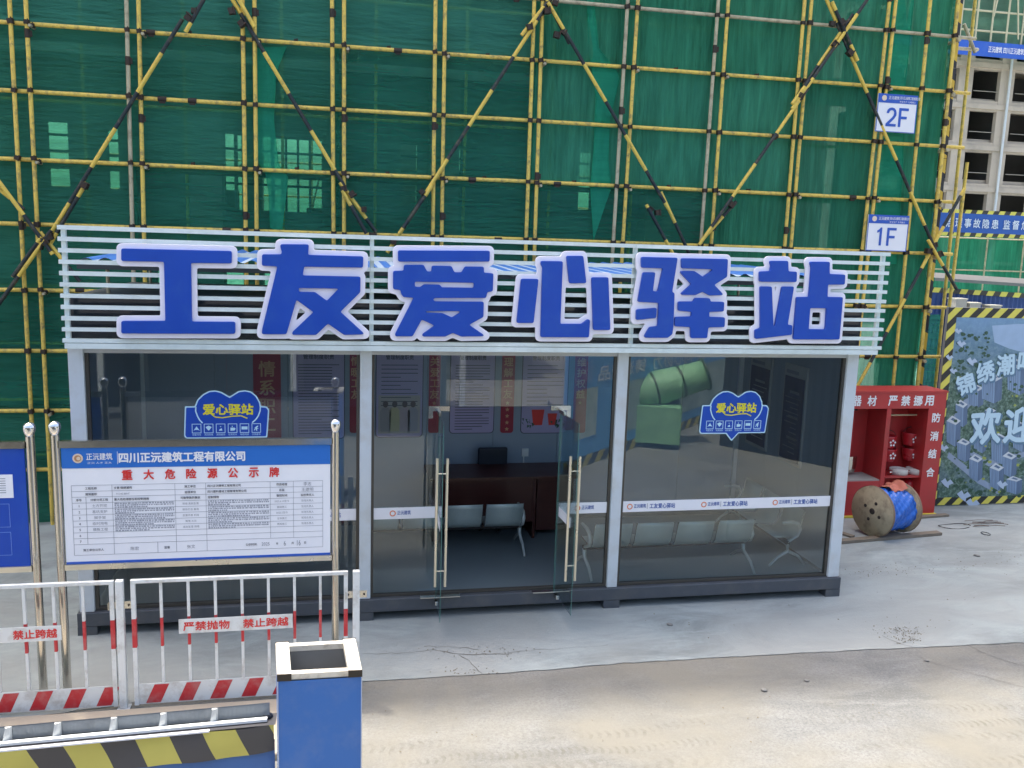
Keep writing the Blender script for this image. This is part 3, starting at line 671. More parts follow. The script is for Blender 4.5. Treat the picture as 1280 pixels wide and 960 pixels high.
# two dark blue boards on the right side wall
navy = mat('board_navy', (.02, .03, .11), .5, var=.06)
for yb0, yb1, lb in ((.95, 1.55, 'dark blue notice board with pale header on the shelter side wall, the nearer one'), (1.95, 2.6, 'dark blue notice board on the shelter side wall, the farther one')):
    t = thing('side_board', (8.98, (yb0+yb1)/2, 1.45), lb, 'board', 'dark blue boards on the shelter side wall')
    part('board_panel', Bx(8.955, 8.985, yb0, yb1, 1.45, 2.85), mat('board_frame', (.42, .44, .46), .5), t)
    part('board_face', Bx(8.949, 8.954, yb0+.03, yb1-.03, 1.5, 2.68), navy, t)
    g = Geo(); g.box(8.946, 8.948, yb0+.2, yb1-.06, 2.72, 2.77)
    for z in (2.45, 2.1, 1.8): g.box(8.9445, 8.948, yb0+.15, yb1-.2, z, z+.035)
    z = 2.38
    while z > 1.6: g.box(8.9445, 8.948, yb0+.08+random.uniform(0, .1), yb1-.08-random.uniform(0, .2), z, z+.014); z -= .07
    part('print_lines', g, ink2, t)

# ------------------------------------------------------------------ furniture
perf = mat('perforated_steel', (.46, .56, .56), .4, .25, var=.15, scale=80)
def bench(name_lb, origin, n, rot, pitch=.56):
    """row seat; local x along the row, backrests toward -y side, seats extend +y"""
    t = thing('bench', origin, name_lb, 'bench', 'steel waiting benches inside the shelter'); t.rotation_euler = (0, 0, rot)
    L = n*pitch
    def P(nm, geo, m, lab=None):
        o = bpy.data.objects.new(nm, geo.mesh(nm, m)); COL.objects.link(o); o.parent = t; return o
    P('beam', Geo().box(-.02, L+.02, .19, .25, .33, .38), black)
    for i in range(n):
        x0 = i*pitch+.03; x1 = (i+1)*pitch-.03
        def seat(u, v):
            x = x0+(x1-x0)*u; pts = [(-.11, .80), (-.07, .66), (-.02, .50), (.05, .425), (.15, .41), (.30, .43), (.42, .445), (.46, .43)]
            f = v*(len(pts)-1); k = min(int(f), len(pts)-2); r = f-k
            return (x, pts[k][0]*(1-r)+pts[k+1][0]*r, pts[k][1]*(1-r)+pts[k+1][1]*r)
        s_ = P('seat', Geo().grid(seat, 2, 14), perf); m_ = s_.modifiers.new('t', 'SOLIDIFY'); m_.thickness = .012
        for x in (x0, x1):
            P('seat_rail', Geo().tube([(x, -.115, .805), (x, -.07, .66), (x, -.02, .49), (x, .05, .415), (x, .3, .42), (x, .46, .425)], .010, 6), chrome)
    cast = mat('cast_aluminium', (.62, .68, .66), .35, .35)
    for x in (0, L):
        P('leg', Geo().tube([(x, -.16, .02), (x, -.02, .15), (x, .2, .23), (x, .22, .34)], [.016, .02, .026, .028], 8).tube([(x, .2, .23), (x, .40, .14), (x, .56, .02)], [.026, .02, .016], 8), cast)
        P('armrest', Geo().tube([(x, .22, .36), (x, .02, .45), (x, -.03, .55), (x, .03, .63), (x, .15, .655), (x, .36, .65)], [.022, .022, .024, .026, .026, .02], 8), cast)
    return t
b1_ = bench('steel bench seen from behind in the right bay, its backrests toward the glass', (5.84, .46, ZF+.02), 4, 0, .556); b1_.scale = (1, 1, .93)
b2_ = bench('steel bench seen from behind through the open doorway', (5.18-4*.556, 1.43, ZF+.02), 4, 0, .556); b2_.scale = (1, 1, .93)
b3_ = bench('steel bench seen from its end along the right side wall', (8.80, .55, ZF+.02), 3, R(90), .6); b3_.scale = (1, .72, .95)
# reception desk
dk = thing('reception_desk', (5, 2.2, ZF), 'dark red-brown wooden reception desk at the back of the shelter', 'desk')
wood = mat('desk_wood', (.07, .018, .014), .35, var=.25, scale=3, stretch=(1, 1, 8))
part('desk_top', Bx(3.95, 6.1, 1.95, 2.75, 1.10, 1.14), wood, dk)
part('front_panel', Bx(4.05, 5.45, 2.05, 2.08, .45, 1.10), wood, dk)
for x in (4.0, 5.45, 6.0): part('side_panel', Bx(x, x+.04, 2.04, 2.7, .2, 1.10), wood, dk)
part('drawer_unit', Bx(5.52, 5.98, 2.1, 2.65, .3, 1.07), wood, dk)
q = at_y(616, 575, 2.6)
oc = thing('office_chair', (q.x, 2.72, ZF), 'black high-backed office chair behind the desk', 'chair')
cbk = Geo(); a = at_y(598, 560, 2.7); b = at_y(634, 590, 2.7)
o = part('backrest', Bx(a.x, b.x, 2.70, 2.76, b.z-.25, a.z), mat('chair_navy', (.01, .018, .035), .6), oc); bevel(o, .03, 3)
part('seat', Bx(a.x, b.x, 2.35, 2.75, .62, .70), black, oc); part('gas_column', Geo().tube([(q.x, 2.55, .22), (q.x, 2.55, .62)], .03, 8), chrome, oc)
for i in range(5): part('foot', Geo().tube([(q.x, 2.55, .27), (q.x+.26*math.cos(i*1.257), 2.55+.26*math.sin(i*1.257), .22)], [.02, .014], 6), black, oc)
for s_ in (a.x-.03, b.x+.03): part('armrest', Geo().tube([(s_, 2.7, .68), (s_, 2.65, .92), (s_, 2.4, .92)], .018, 6), black, oc)
a = at_y(656, 570, YW)
sk = thing('wall_socket', (a.x, YW, a.z), 'white wall socket with a thin cable conduit below the cups poster', 'socket')
part('conduit', Geo().tube([(a.x-.02, YW-.012, a.z), (a.x-.02, YW-.012, .3)], .01, 6), white, sk); part('socket_box', Bx(a.x-.05, a.x+.05, YW-.03, YW-.001, a.z, a.z+.12), white, sk)

# ------------------------------------------------------------------ scaffold
sc_ = thing('scaffold', (5, 4, 0), 'yellow steel-pipe scaffold with striped braces and green netting across the building front', 'scaffold')
YP = 4.0
cyl = Geo().tube([(0, 0, 0), (0, 0, 1)], 1, 8).mesh('pole', yelp); cylg = Geo().tube([(0, 0, 0), (0, 0, 1)], 1, 8).mesh('pole', galv)
def pipe(name, a, b, me=cyl, r=.030, parent=None, label=None):
    a, b = Vector(a), Vector(b); d = b-a
    return inst(name, me, parent or sc_, Matrix.Translation(a) @ d.to_track_quat('Z', 'Y').to_matrix().to_4x4() @ Matrix.Diagonal((r, r, d.length, 1)), label)
ROWS = [9.0, 8.09, 7.195, 6.29, 5.36, 4.46, 3.52, 2.635, 1.745, .85]
def tilt(zr, x): return zr - .0 + .000*(x)
PX = [((11.8,0),(28.6,319)), ((32,0),(47,290)), ((157.9,0),(165.6,295.6)), ((173,0),(180,296)), ((303,0),(307.5,310)), ((318,0),(321,310)), ((415,0),(417,302)), ((430,0),(430,302)), ((544.5,0),(541,302)), ((556.5,0),(552,302)), ((667.8,0),(657,316)), ((678.5,0),(668,316)), ((784.7,0),(766,312)), ((797.5,0),(778,312)), ((898,0),(875.5,312)), ((910.5,0),(888.6,312)), ((1006,0),(980,317)), ((1014.6,0),(987.7,319)), ((1112,0),(1078.5,306)), ((1120,0),(1092,255)), ((1163,0),(1131,330)), ((1198,0),(1163,330))]
poles = []
for i, (a, b) in enumerate(PX):
    A = at_y(*a, YP-.03); B = at_y(*b, YP-.03); s_ = (B.x-A.x)/(B.z-A.z); x = lambda z, A=A, s_=s_: A.x+(z-A.z)*s_
    poles.append(x); g_ = i in (2, 12, 14)
    pipe('standard', (x(0.0), YP-.03, 0.0), (x(12), YP-.03, 12), cylg if g_ else cyl, .030, label='bare grey standard pole' if g_ else None)
for k in range(1, 6):    # beyond the left edge of the picture
    for dx in (0, .16):
        xx = -1.72-k*1.45+dx; pipe('standard', (xx, YP-.03, 0), (xx, YP-.03, 12)); poles.append(lambda z, xx=xx: xx)
LEFT = -9.2
for i, z in enumerate(ROWS):
    m_ = cylg if i in (1,) else cyl
    pipe('ledger', (LEFT, YP+.025, z-.03), (5.3, YP+.025+random.uniform(-.004, .004), z+.01)); pipe('ledger', (5.1, YP+.022, z+.012), (13.35, YP+.03, z+.0), m_)
# couplers where ledgers meet standards
cg = Geo().box(-.045, .045, -.05, .04, -.04, .04).tube([(-.05, 0, .03), (.05, 0, .03)], .018, 6).tube([(.03, -.055, -.05), (.03, -.055, .055)], .012, 5)
cmesh = cg.mesh('coupler', coup)
for x in poles[:22]:
    for z in ROWS[:9]:
        X = x(z)
        if X < -2.2: continue
        inst('coupler', cmesh, sc_, Matrix.Translation((X, YP-.03, z+random.uniform(-.012, .012))) @ Matrix.Rotation(random.uniform(-.25, .25), 4, 'Y') @ Matrix.Scale(random.uniform(.68, .88), 4))
slv = Geo().tube([(0, 0, -.06), (0, 0, .06)], .037, 8).box(.03, .06, -.012, .012, -.04, .04).mesh('sleeve', coup)
rs = random.Random(21)
for x in poles[:22]:
    z = rs.uniform(3.6, 8.6); inst('sleeve', slv, sc_, Matrix.Translation((x(z), YP-.03, z)))
for i in range(1, 9):
    for k in range(3):
        X = rs.uniform(-1.5, 12.3); inst('sleeve', slv, sc_, Matrix.Translation((X, YP+.024, ROWS[i]+.002)) @ Matrix.Rotation(R(90), 4, 'Y'))
# putlogs poking through, with dark open ends
pe = Geo().tube([(0, -.09, 0), (0, .9, 0)], .024, 8, cap=False).tube([(0, -.088, 0), (0, -.06, 0)], .021, 8).mesh('putlog', galv)
for i in (2, 4, 6, 8):
    for k, x in enumerate(poles[:22]):
        if k % 2 == 0: continue
        X = x(ROWS[i])+.055; inst('putlog', pe, sc_, Matrix.Translation((X, YP-.02, ROWS[i]-.05)))
        inst('coupler', cmesh, sc_, Matrix.Translation((X, YP-.0, ROWS[i]-.035)) @ Matrix.Scale(.7, 4))
    for X in (.62, 2.1, 3.45, 4.95, 6.4, 8.0, 9.4): inst('coupler', cmesh, sc_, Matrix.Translation((X, YP+.05, ROWS[i]+.035)) @ Matrix.Scale(.6, 4))
# inner row behind the net
inn = Geo()
for k in range(16): inn.tube([(-8.3+k*1.45, 4.9, 0), (-8.3+k*1.45, 4.9, 12)], .026, 6)
for z in ROWS: inn.tube([(LEFT, 4.93, z), (13.3, 4.93, z)], .026, 6)
part('inner_frame', inn, yelp, sc_)
for i in (2, 4, 6):
    for k in range(11):
        part('walkway_board', Bx(-9.1+k*2.02, -9.1+k*2.02+2.0, 4.15, 4.8, ROWS[i]-.07, ROWS[i]-.03), mat('plank_grey', (.22, .20, .16), .8, var=.2, stretch=(.3, 3, 3)), sc_)
# striped braces, drawn where the photo shows them
brace_m = stripe_mat('brace_black_yellow', (.76, .54, .09), (.012, .022, .026), 1.25, (0, 0, 1), 'OBJ', .52, .5, wear=(.20, .16, .08))
def brace(p0, p1, yy=YP-.085, off=0., r=.029):
    a = at_y(*p0, yy); b = at_y(*p1, yy); d = b-a; L = d.length
    me = Geo().tube([(0, 0, off), (0, 0, L+off)], r, 8).mesh('brace', brace_m)
    inst('brace', me, sc_, Matrix.Translation(a-d.normalized()*off) @ d.to_track_quat('Z', 'Y').to_matrix().to_4x4())
    return a, b
BR = [((57,302),(228,24),0), ((232,40),(262,-14),.5), ((62,306),(108,228),.45), ((-8,218),(66,318),0), ((-6,232),(30,262),.4), ((-30,420),(64,288),.2), ((50,290),(100,352),.1), ((52,296),(16,346),.55),
      ((286,-8),(430,232),.35), ((293,-10),(318,34),.1), ((425,228),(470,290),0), ((428,238),(458,292),.4),
      ((484,316),(694,-10),.2), ((499,292),(540,232),.55), ((652,44),(690,-4),.1),
      ((685,3),(836,262),.2), ((683,-2),(712,55),.5), ((808,256),(848,330),.6), ((826,240),(862,318),.1),
      ((874,306),(1010,110),.3), ((876,302),(920,252),.1), ((990,136),(1092,-12),.05), ((994,124),(1066,18),.6), ((990,130),(1012,100),.3),
      ((1030,-8),(1169,312),.15), ((1040,2),(1072,76),.5), ((1164,313),(1068,490),.3), ((1160,300),(1196,362),.1), ((1206,235),(1158,322),.5), ((1066,484),(1040,530),.2)]
for i, (a, b, o) in enumerate(BR): brace(a, b, YP-.085-.05*(i % 2), o)
for px, py in ((57,302),(63,296),(50,308),(290,14),(302,30),(243,14),(236,22),(106,232),(430,236),(440,243),(694,4),(684,14),(662,34),(696,44),(704,40),(813,262),(822,266),(914,256),(1043,56),(1062,66),(1040,30),(1052,28),(1000,120),(1168,306),(1160,314),(1174,318),(527,240),(492,302),(455,262)):
    q = at_y(px, py, YP-.11); inst('coupler', cmesh, sc_, Matrix.Translation(q) @ Matrix.Rotation(random.uniform(-1, 1), 4, 'Y') @ Matrix.Scale(random.uniform(.8, 1.1), 4))
# end frame at the right
for a, b, yy in (((1219,0),(1186,319),4.9), ((1209,203),(1187,380),4.3)):
    A = at_y(*a, yy); B = at_y(*b, yy); d = (A-B).normalized(); pipe('standard', B-d*(2.6 if yy > 4.5 else .9), A+d*(3 if yy > 4.5 else 0))
for z in ROWS[:9]:
    pipe('transom', (12.95, 3.9, z-.07), (13.0, 5.3, z-.07), cylg); inst('coupler', cmesh, sc_, Matrix.Translation((13.02, 4.88, z-.03)) @ Matrix.Rotation(1.2, 4, 'Z')); inst('coupler', cmesh, sc_, Matrix.Translation((13.2, 4.55, z-.02)) @ Matrix.Rotation(.5, 4, 'X'))
pipe('transom', at_y(1190, 60, 4.2), at_y(1222, 62, 4.6), cylg); pipe('transom', at_y(1205, 30, 4.4), at_y(1219, 66, 4.4), cylg)
hz = stripe_mat('hazard_board', (.62, .42, .05), (.02, .022, .028), .62, (.55, 0, 1), duty=.5)
for k in range(7):
    part('corner_board', Bx(12.935, 13.06, 4.06, 4.085, .1+k*1.5, .1+k*1.5+1.49), hz, sc_)

# nets, sheet by sheet
netd = [net_mat('net_dark_%d' % i, c, al, (.5, 1, 3)) for i, (c, al) in enumerate((((.048, .28, .190), .42), ((.058, .30, .205), .38), ((.078, .34, .25), .32)))]  # last one paler: light the top sheets catch, put into the colour
netg = [net_mat('net_green_%d' % i, c, al, (3, 1, .5)) for i, (c, al) in enumerate((((.055, .30, .175), .14), ((.068, .335, .205), .12), ((.046, .26, .16), .18)))]
nete = net_mat('net_edge', (.05, .46, .29), .40)
rng = random.Random(3)
def net_sheet(x0, x1, z0, z1, m, amp=.02, vert=True, Y=4.085, name='safety_net'):
    ph = [rng.uniform(0, 6.28) for _ in range(8)]
    fr_ = [rng.uniform(2, 4), rng.uniform(6, 10), rng.uniform(13, 20), rng.uniform(1.5, 3)]
    nu, nv = int((x1-x0)*14)+2, int((z1-z0)*9)+2
    def f(u, v):
        x = x0+(x1-x0)*u; z = z0+(z1-z0)*v
        if vert: y = amp*(math.sin(x*fr_[0]+ph[0]+.3*math.sin(z*1.3))+.6*math.sin(x*fr_[1]+ph[1]+.5*math.sin(z*2+ph[2]))+.35*math.sin(x*fr_[2]+ph[3]+z))
        else: y = amp*(math.sin(z*fr_[1]+ph[0]+x*.8)+.5*math.sin(x*fr_[3]+ph[1]+z*2)+.4*math.sin(z*fr_[2]*.8+ph[4]+.5*math.sin(x*3)))
        e = min(v, 1-v)*6; y *= min(1, .25+e)
        y += .03*math.sin(math.pi*v)                      # bellies back between the ties
        return (x, Y+y, z + (.02*math.sin(x*3.1+ph[5]) if v in (0., 1.) else 0))
    return part(name, Geo().grid(f, nu, nv), m, sc_)
xb = [-9.2, -6.2, -3.2, -.2, 2.7, 5.7, 8.65, 10.15, 12.9]
for i in range(len(xb)-1):
    for (z0, z1) in ((0, 1.76), (1.73, 3.54), (3.51, 5.37), (5.34, 7.21), (7.18, 9.05), (9.02, 11.5)):
        right = xb[i] >= 8.6 or (xb[i] > 5 and z0 > 5.3)
        net_sheet(xb[i]-.02, xb[i+1]+.02, z0, z1, (netg if right else netd)[2 if (z0 > 7 and not right) else rng.randrange(3) if right else rng.choice((0, 0, 1))], .034 if right else .016, right, 4.085+.006*((i) % 2)+.004*(z0 > 3))
part('safety_net', Geo().grid(lambda u, v: (12.98+.02*math.sin(u*14+v*20), 4.15+1.1*u, 11.5*v), 12, 60), netg[2], sc_)
part('safety_net', Geo().grid(lambda u, v: (12.9+1.4*u, 5.3+.02*math.sin(u*14+v*20), 3.3*v), 12, 20), netd[0], sc_)
# loose overlap flaps with a bright selvedge
def flap(pl, pr, Y=4.066):
    L_ = [at_y(*p, Y) for p in pl]; R__ = [at_y(*p, Y) for p in pr]
    def f(u, v):
        k = v*(len(L_)-1); i = min(int(k), len(L_)-2); r = k-i
        a = L_[i].lerp(L_[i+1], r); b = R__[i].lerp(R__[i+1], r); q = a.lerp(b, u); return (q.x, Y+.004*math.sin(u*9+v*3), q.z)
    part('net_flap', Geo().grid(f, 14, 24), nete, sc_)
    for P in (L_, R__):
        Q = []
        for i in range(len(P)-1):
            for k in range(5): Q.append(P[i].lerp(P[i+1], k/5))
        Q.append(P[-1]); part('net_hem', Geo().tube([q-Vector((0, .006, 0)) for q in Q], .007, 4), nete, sc_)
flap([(318,60),(318,120),(320,200),(332,215),(336,240),(338,285)], [(358,58),(345,90),(342,150),(348,205),(360,222),(352,290)])
flap([(734,0),(736,60),(745,120),(742,190),(738,235),(742,300)], [(742,0),(748,60),(775,95),(762,150),(760,200),(764,235)])
flap([(1088,330),(1100,200),(1105,120),(1110,60),(1112,20),(1114,0)], [(1120,330),(1128,210),(1130,120),(1136,60),(1140,20),(1142,0)])

# floor signs
for (bl, br, tl, tr, s, lb) in (((1082,313),(1134,315),(1086,268),(1138,270),'1F','white sign reading 1F hung on the scaffold just above the end of the slatted sign'), ((1094,164),(1146,167),(1097,117),(1149,120),'2F','white sign reading 2F hung on the scaffold, the upper of the two')):
    Y = 3.90; A = at_y(*bl, Y); B = at_y(*tr, Y); x0, x1, z0, z1 = A.x, B.x-.02, A.z, B.z
    t = thing('floor_sign', ((x0+x1)/2, Y, z0), lb, 'sign', 'floor number signs on the scaffold')
    part('sign_board', Bx(x0, x1, Y, Y+.02, z0, z1), printw, t); part('header', Bx(x0, x1, Y-.004, Y-.001, z1-.145, z1), blue2, t)
    part('border', Geo().box(x0, x0+.012, Y-.0035, Y-.001, z0, z1-.146).box(x1-.012, x1, Y-.0035, Y-.001, z0, z1-.146).box(x0+.013, x1-.013, Y-.0035, Y-.001, z0, z0+.012), blue2, t)
    H = (z1-z0)*.50; cz = z0+(z1-z0)*.40; Ms = front(Y-.004); u0 = x0+(x1-x0)*.24; k = H
    if s[0] == '1': lpn = [[(.16, -.5), (.30, -.5), (.30, .5), (.20, .5), (.13, .40), (0, .33), (0, .20), (.16, .27)]]
    else:
        lpn = [[(0, -.5), (.62, -.5), (.62, -.36), (.22, -.36), (.48, -.10), (.60, .08), (.61, .22), (.56, .37), (.45, .47), (.31, .5), (.15, .46), (.05, .37), (.0, .20), (.14, .18), (.18, .29), (.25, .35), (.32, .36), (.42, .32), (.46, .22), (.44, .10), (.36, -.02), (0, -.36)]]
    off = .75 if s[0] == '2' else .62
    lpn.append([(off, -.5), (off+.15, -.5), (off+.15, -.08), (off+.50, -.08), (off+.50, .06), (off+.15, .06), (off+.15, .36), (off+.58, .36), (off+.58, .5), (off, .5)])
    inst('floor_number', curve_mesh('floor_number', [[(u0+a_*k, cz+b_*k) for a_, b_ in lp_] for lp_ in lpn], .001, 0, blue2), t, Ms)
    text('正沅建筑', front(Y-.007), x0+.29, z1-.06, .055, .2, printw, t, bold=.01); text('四川正沅建筑工程有限公司', front(Y-.007), x0+.59, z1-.055, .05, .37, printw, t, bold=.01)
    text('安全生产 文明施工', front(Y-.007), x0+.55, z1-.115, .03, .3, printw, t)
    inst('logo', curve_mesh('logo', [[(x0+.11+.045*math.cos(a*.4), z1-.07+.045*math.sin(a*.4)) for a in range(16)]], .001, 0, mat('logo_cream', (.8, .65, .5), .5)), t, front(Y-.006))

# ------------------------------------------------------------------ building behind the net
bd = thing('unfinished_building', (2, 10, 0), 'unfinished concrete building standing dark behind the green scaffold netting', 'building')
XL, XR = -30, 12.6
for z in (1.3, 4.4, 7.5, 9.3):
    part('floor_slab', Bx(XL, XR, 5.25, 15.0, z-.13, z), conc, bd); part('edge_beam', Bx(XL, XR, 5.2, 5.245, z-.45, z+.02), conc, bd)
for k in range(8):
    x = 12.3-k*3.9
    for z0, z1 in ((1.32, 3.95), (4.42, 7.05), (7.52, 8.85)):
        part('column', Bx(x-.25, x+.25, 5.5, 5.95, z0, z1), conc, bd); part('column', Bx(x-.25, x+.25, 13.9, 14.4, z0, z1), conc, bd)
# inner wall with window openings where light comes through
YI = 7.2
def rect_px(a, b, c, d): A = at_y(a, d, YI); B = at_y(c, b, YI); return A.x, B.x, A.z, B.z
OP = [rect_px(*r) for r in ((243,166,292,260), (297,170,338,262), (343,175,402,264), (500,180,522,256), (564,184,577,256), (60,152,84,232), (135,160,147,236), (722,190,742,262), (196,336,400,360))]
zs = sorted({0., 9.} | {round(v, 3) for o in OP for v in o[2:]}); xs_ = sorted({float(XL), float(XR)} | {round(v, 3) for o in OP for v in o[:2]})
g = Geo()
for i in range(len(xs_)-1):
    for j in range(len(zs)-1):
        cx, cz = (xs_[i]+xs_[i+1])/2, (zs[j]+zs[j+1])/2
        if any(o[0] < cx < o[1] and o[2] < cz < o[3] for o in OP): continue
        g.box(xs_[i], xs_[i+1], YI, YI+.2, zs[j], zs[j+1])
part('inner_wall', g, concd, bd)
g = Geo()
for o in OP[:8]:
    for k in range(1, 4):
        if o[1]-o[0] > .7: g.box(o[0]+(o[1]-o[0])*k/4-.02, o[0]+(o[1]-o[0])*k/4+.02, YI+.05, YI+.1, o[2], o[3])
    for f in (.35, .55, .8): g.box(o[0], o[1], YI+.06, YI+.11, o[2]+(o[3]-o[2])*f-.02, o[2]+(o[3]-o[2])*f+.02)
part('window_grille', g, mat('grille_dark', (.05, .06, .06), .6), bd)
g = Geo().grid(lambda u, v: (XL+(XR-XL)*u, 16.2+.05*math.sin(u*90), 0+12*v), 80, 8)
part('rear_netting', g, net_mat('net_rear', (.14, .55, .38), .35), bd)
g = Geo(); rr2 = random.Random(11)
for k in range(24): xx = XL+8+k*1.5; g.tube([(xx, 15.8, 0), (xx+.05, 15.8, 9)], .03, 5)
for k in range(9): g.tube([(XL, 15.75, 1+k*.9), (XR, 15.75, 1+k*.9)], .03, 5)
for k in range(26):
    xx = rr2.uniform(-12, 12); zz = rr2.uniform(4.4, 6.5); g.tube([(xx, rr2.uniform(8, 14), zz), (xx+rr2.uniform(-.8, .8), 14, zz+rr2.uniform(.2, 1.6))], .025, 4)
part('rear_scaffold', g, yelp, bd)
g = Geo()
for k in range(14): xx = rr2.uniform(-12, 12); g.box(xx, xx+rr2.uniform(.3, 1.1), 9+k*.3, 9.1+k*.3, 4.41, 4.41+rr2.uniform(.6, 1.9))
part('stacked_formwork', g, mat('formwork', (.25, .20, .13), .8, var=.3), bd)
def shadow_topz(x): return 22.08 + .107*x  # slope of the unseen top, set to place the shadow edge on the road
g = Geo(); g.add([(XL, 4.75, 9.6), (XR+.3, 4.75, 9.6), (XR+.3, 15, 9.6), (XL, 15, 9.6), (XL, 4.75, min(26, shadow_topz(XL))), (XR+.3, 4.75, shadow_topz(XR)), (XR+.3, 15, shadow_topz(XR)), (XL, 15, min(26, shadow_topz(XL)))],
      [(0,3,2,1),(4,5,6,7),(0,1,5,4),(1,2,6,5),(2,3,7,6),(3,0,4,7)])
part('upper_storeys_blocker', g, conc, bd)  # unseen solid block, closed and sloped to cast the ground shadow

# ------------------------------------------------------------------ right-hand background
YTW = 50.
def twp(px, py): return at_y(px, py, YTW)
tw = thing('concrete_tower', twp(1240, 150).xy.to_3d(), 'grey concrete frame tower with rows of open window holes, far right', 'building')
k3 = (twp(1260, 150)-twp(1209, 150)).length/51.5
tcon = mat('tower_concrete', (.50, .44, .36), .9, var=.12, scale=.6, dirt=(.25, .23, .2), dirt_amt=.6, dirt_scale=.35)
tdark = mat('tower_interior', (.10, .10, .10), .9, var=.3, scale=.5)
cols = [twp(1235+i*52.5, 105).x for i in range(-5, 6)]
rowz = [twp(1230, 104.5+i*51.5).z for i in range(-5, 5)]
ow, oh = 2.05, 1.95
zb_, zt_ = rowz[-1]-1.6, rowz[0]+1.6
bayw = cols[1]-cols[0]
g = Geo()
for i, x in enumerate(cols):
    g.box(x+ow/2, x+bayw-ow/2, YTW, YTW+.35, -12, zt_)
part('pier', g, tcon, tw)
floor_h = rowz[0]-rowz[1]
for z in rowz:
    part('spandrel', Bx(cols[0]-1, cols[-1]+4, YTW+.04, YTW+.45, z+oh/2, z-oh/2+floor_h), tcon, tw); part('slab_edge', Bx(cols[0]-1, cols[-1]+4, YTW-.12, YTW+.04, z+oh/2+.15, z+oh/2+.5), tcon, tw)
    for x in cols: part('guard_rail', Geo().tube([(x-ow/2, YTW+.2, z-.5), (x+ow/2, YTW+.2, z-.5)], .035, 4), mat('rail_pale', (.35, .33, .28), .6), tw)
for z in rowz: part('floor_slab', Bx(cols[0]-1, cols[-1]+4, YTW+.5, YTW+9, z-1.25, z-1.0), tcon, tw)
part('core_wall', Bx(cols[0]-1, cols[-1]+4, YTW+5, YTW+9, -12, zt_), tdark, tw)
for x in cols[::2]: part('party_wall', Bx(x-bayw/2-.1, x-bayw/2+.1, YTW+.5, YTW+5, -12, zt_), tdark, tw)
part('downpipe', Geo().tube([(cols[5]+bayw*.5, YTW-.25, -10), (cols[5]+bayw*.5, YTW-.25, zt_)], .10, 6), mat('pipe_white', (.6, .66, .68), .5), tw)
# upper scaffold with net and blue banner on the tower
zs_ = twp(1240, 72).z
ts = thing('tower_scaffold', (twp(1240, 60).x, YTW-1.6, zs_), 'pale scaffold grid with green net across the upper storeys of the far tower', 'scaffold')
g = Geo(); x0, x1 = cols[2], cols[-1]+4
for k in range(24): g.tube([(x0+k*1.05*1.2, YTW-1.6, zs_), (x0+k*1.05*1.2, YTW-1.6, zs_+14)], .075, 5)
for k in range(10): g.tube([(x0, YTW-1.55, zs_+k*1.35), (x1, YTW-1.55, zs_+k*1.35+.1)], .075, 5)
for k in range(14):
    xx = x0+k*2.2; g.tube([(xx, YTW-1.7, zs_+random.uniform(0, 5)), (xx+random.uniform(-1.2, 1.2), YTW-1.7, zs_+random.uniform(3, 8))], .06, 4)
part('pole_grid', g, mat('pole_pale', (.55, .52, .36), .6), ts)
part('netting', Geo().grid(lambda u, v: (x0+(x1-x0)*u, YTW-1.2+.05*math.sin(u*70), zs_+14*v), 40, 4), net_mat('net_pale', (.20, .38, .28), .35), ts)
bn = thing('tower_banner', (twp(1240, 72).x, YTW-2, twp(1240, 72).z), 'long blue banner strung under the far tower scaffold', 'banner')
za, zbn = twp(1240, 80).z, twp(1240, 62).z
part('banner_cloth', Bx(x0, x1, YTW-2, YTW-1.95, za, zbn), blue2, bn)
text('正沅建筑 四川正沅建筑工程有限公司', front(YTW-2.03), twp(1245, 70).x, (za+zbn)/2, .42, 4.6, printw, bn, bold=.01)

# blue slogan banner with striped edges in the middle distance
YB = 22.
A = at_y(1150, 290, YB); B = at_y(1330, 300, YB); zlo = at_y(1225, 296, YB).z; zhi = at_y(1225, 263, YB).z
sb = thing('slogan_banner', ((A.x+B.x)/2, YB, zlo), 'blue slogan banner with yellow and black striped edges beyond the scaffold', 'banner')
ptop = at_y(1225, 267.5, YB).z; pbot = at_y(1225, 291.5, YB).z
part('banner_cloth', Bx(A.x-1, B.x+3, YB, YB+.04, pbot, ptop), mat('slogan_blue', (.012, .09, .38), .5, var=.1, stretch=(3, 1, .5)), sb)
hzf = stripe_mat('hazard_far', (.60, .58, .10), (.03, .035, .03), .52, (1, 0, -.5), duty=.5)
part('striped_edge', Geo().box(A.x-1, B.x+3, YB-.005, YB+.04, ptop, zhi).box(A.x-1, B.x+3, YB-.005, YB+.04, zlo, pbot), hzf, sb)
for i, c in enumerate('治理事故隐患'):
    q = at_y(1188+i*14.6, 0, YB); text(c, front(YB-.03), at_y(1186.5+i*11.4, 278, YB).x, (ptop+pbot)/2, .36, .31, mat('slogan_white', (.6, .7, .8), .5), sb, bold=.015)
for i, c in enumerate('监督危险'):
    text(c, front(YB-.03), at_y(1258+i*11.4, 279, YB).x, (ptop+pbot)/2, .36, .31, MATS['slogan_white'], sb, bold=.015)
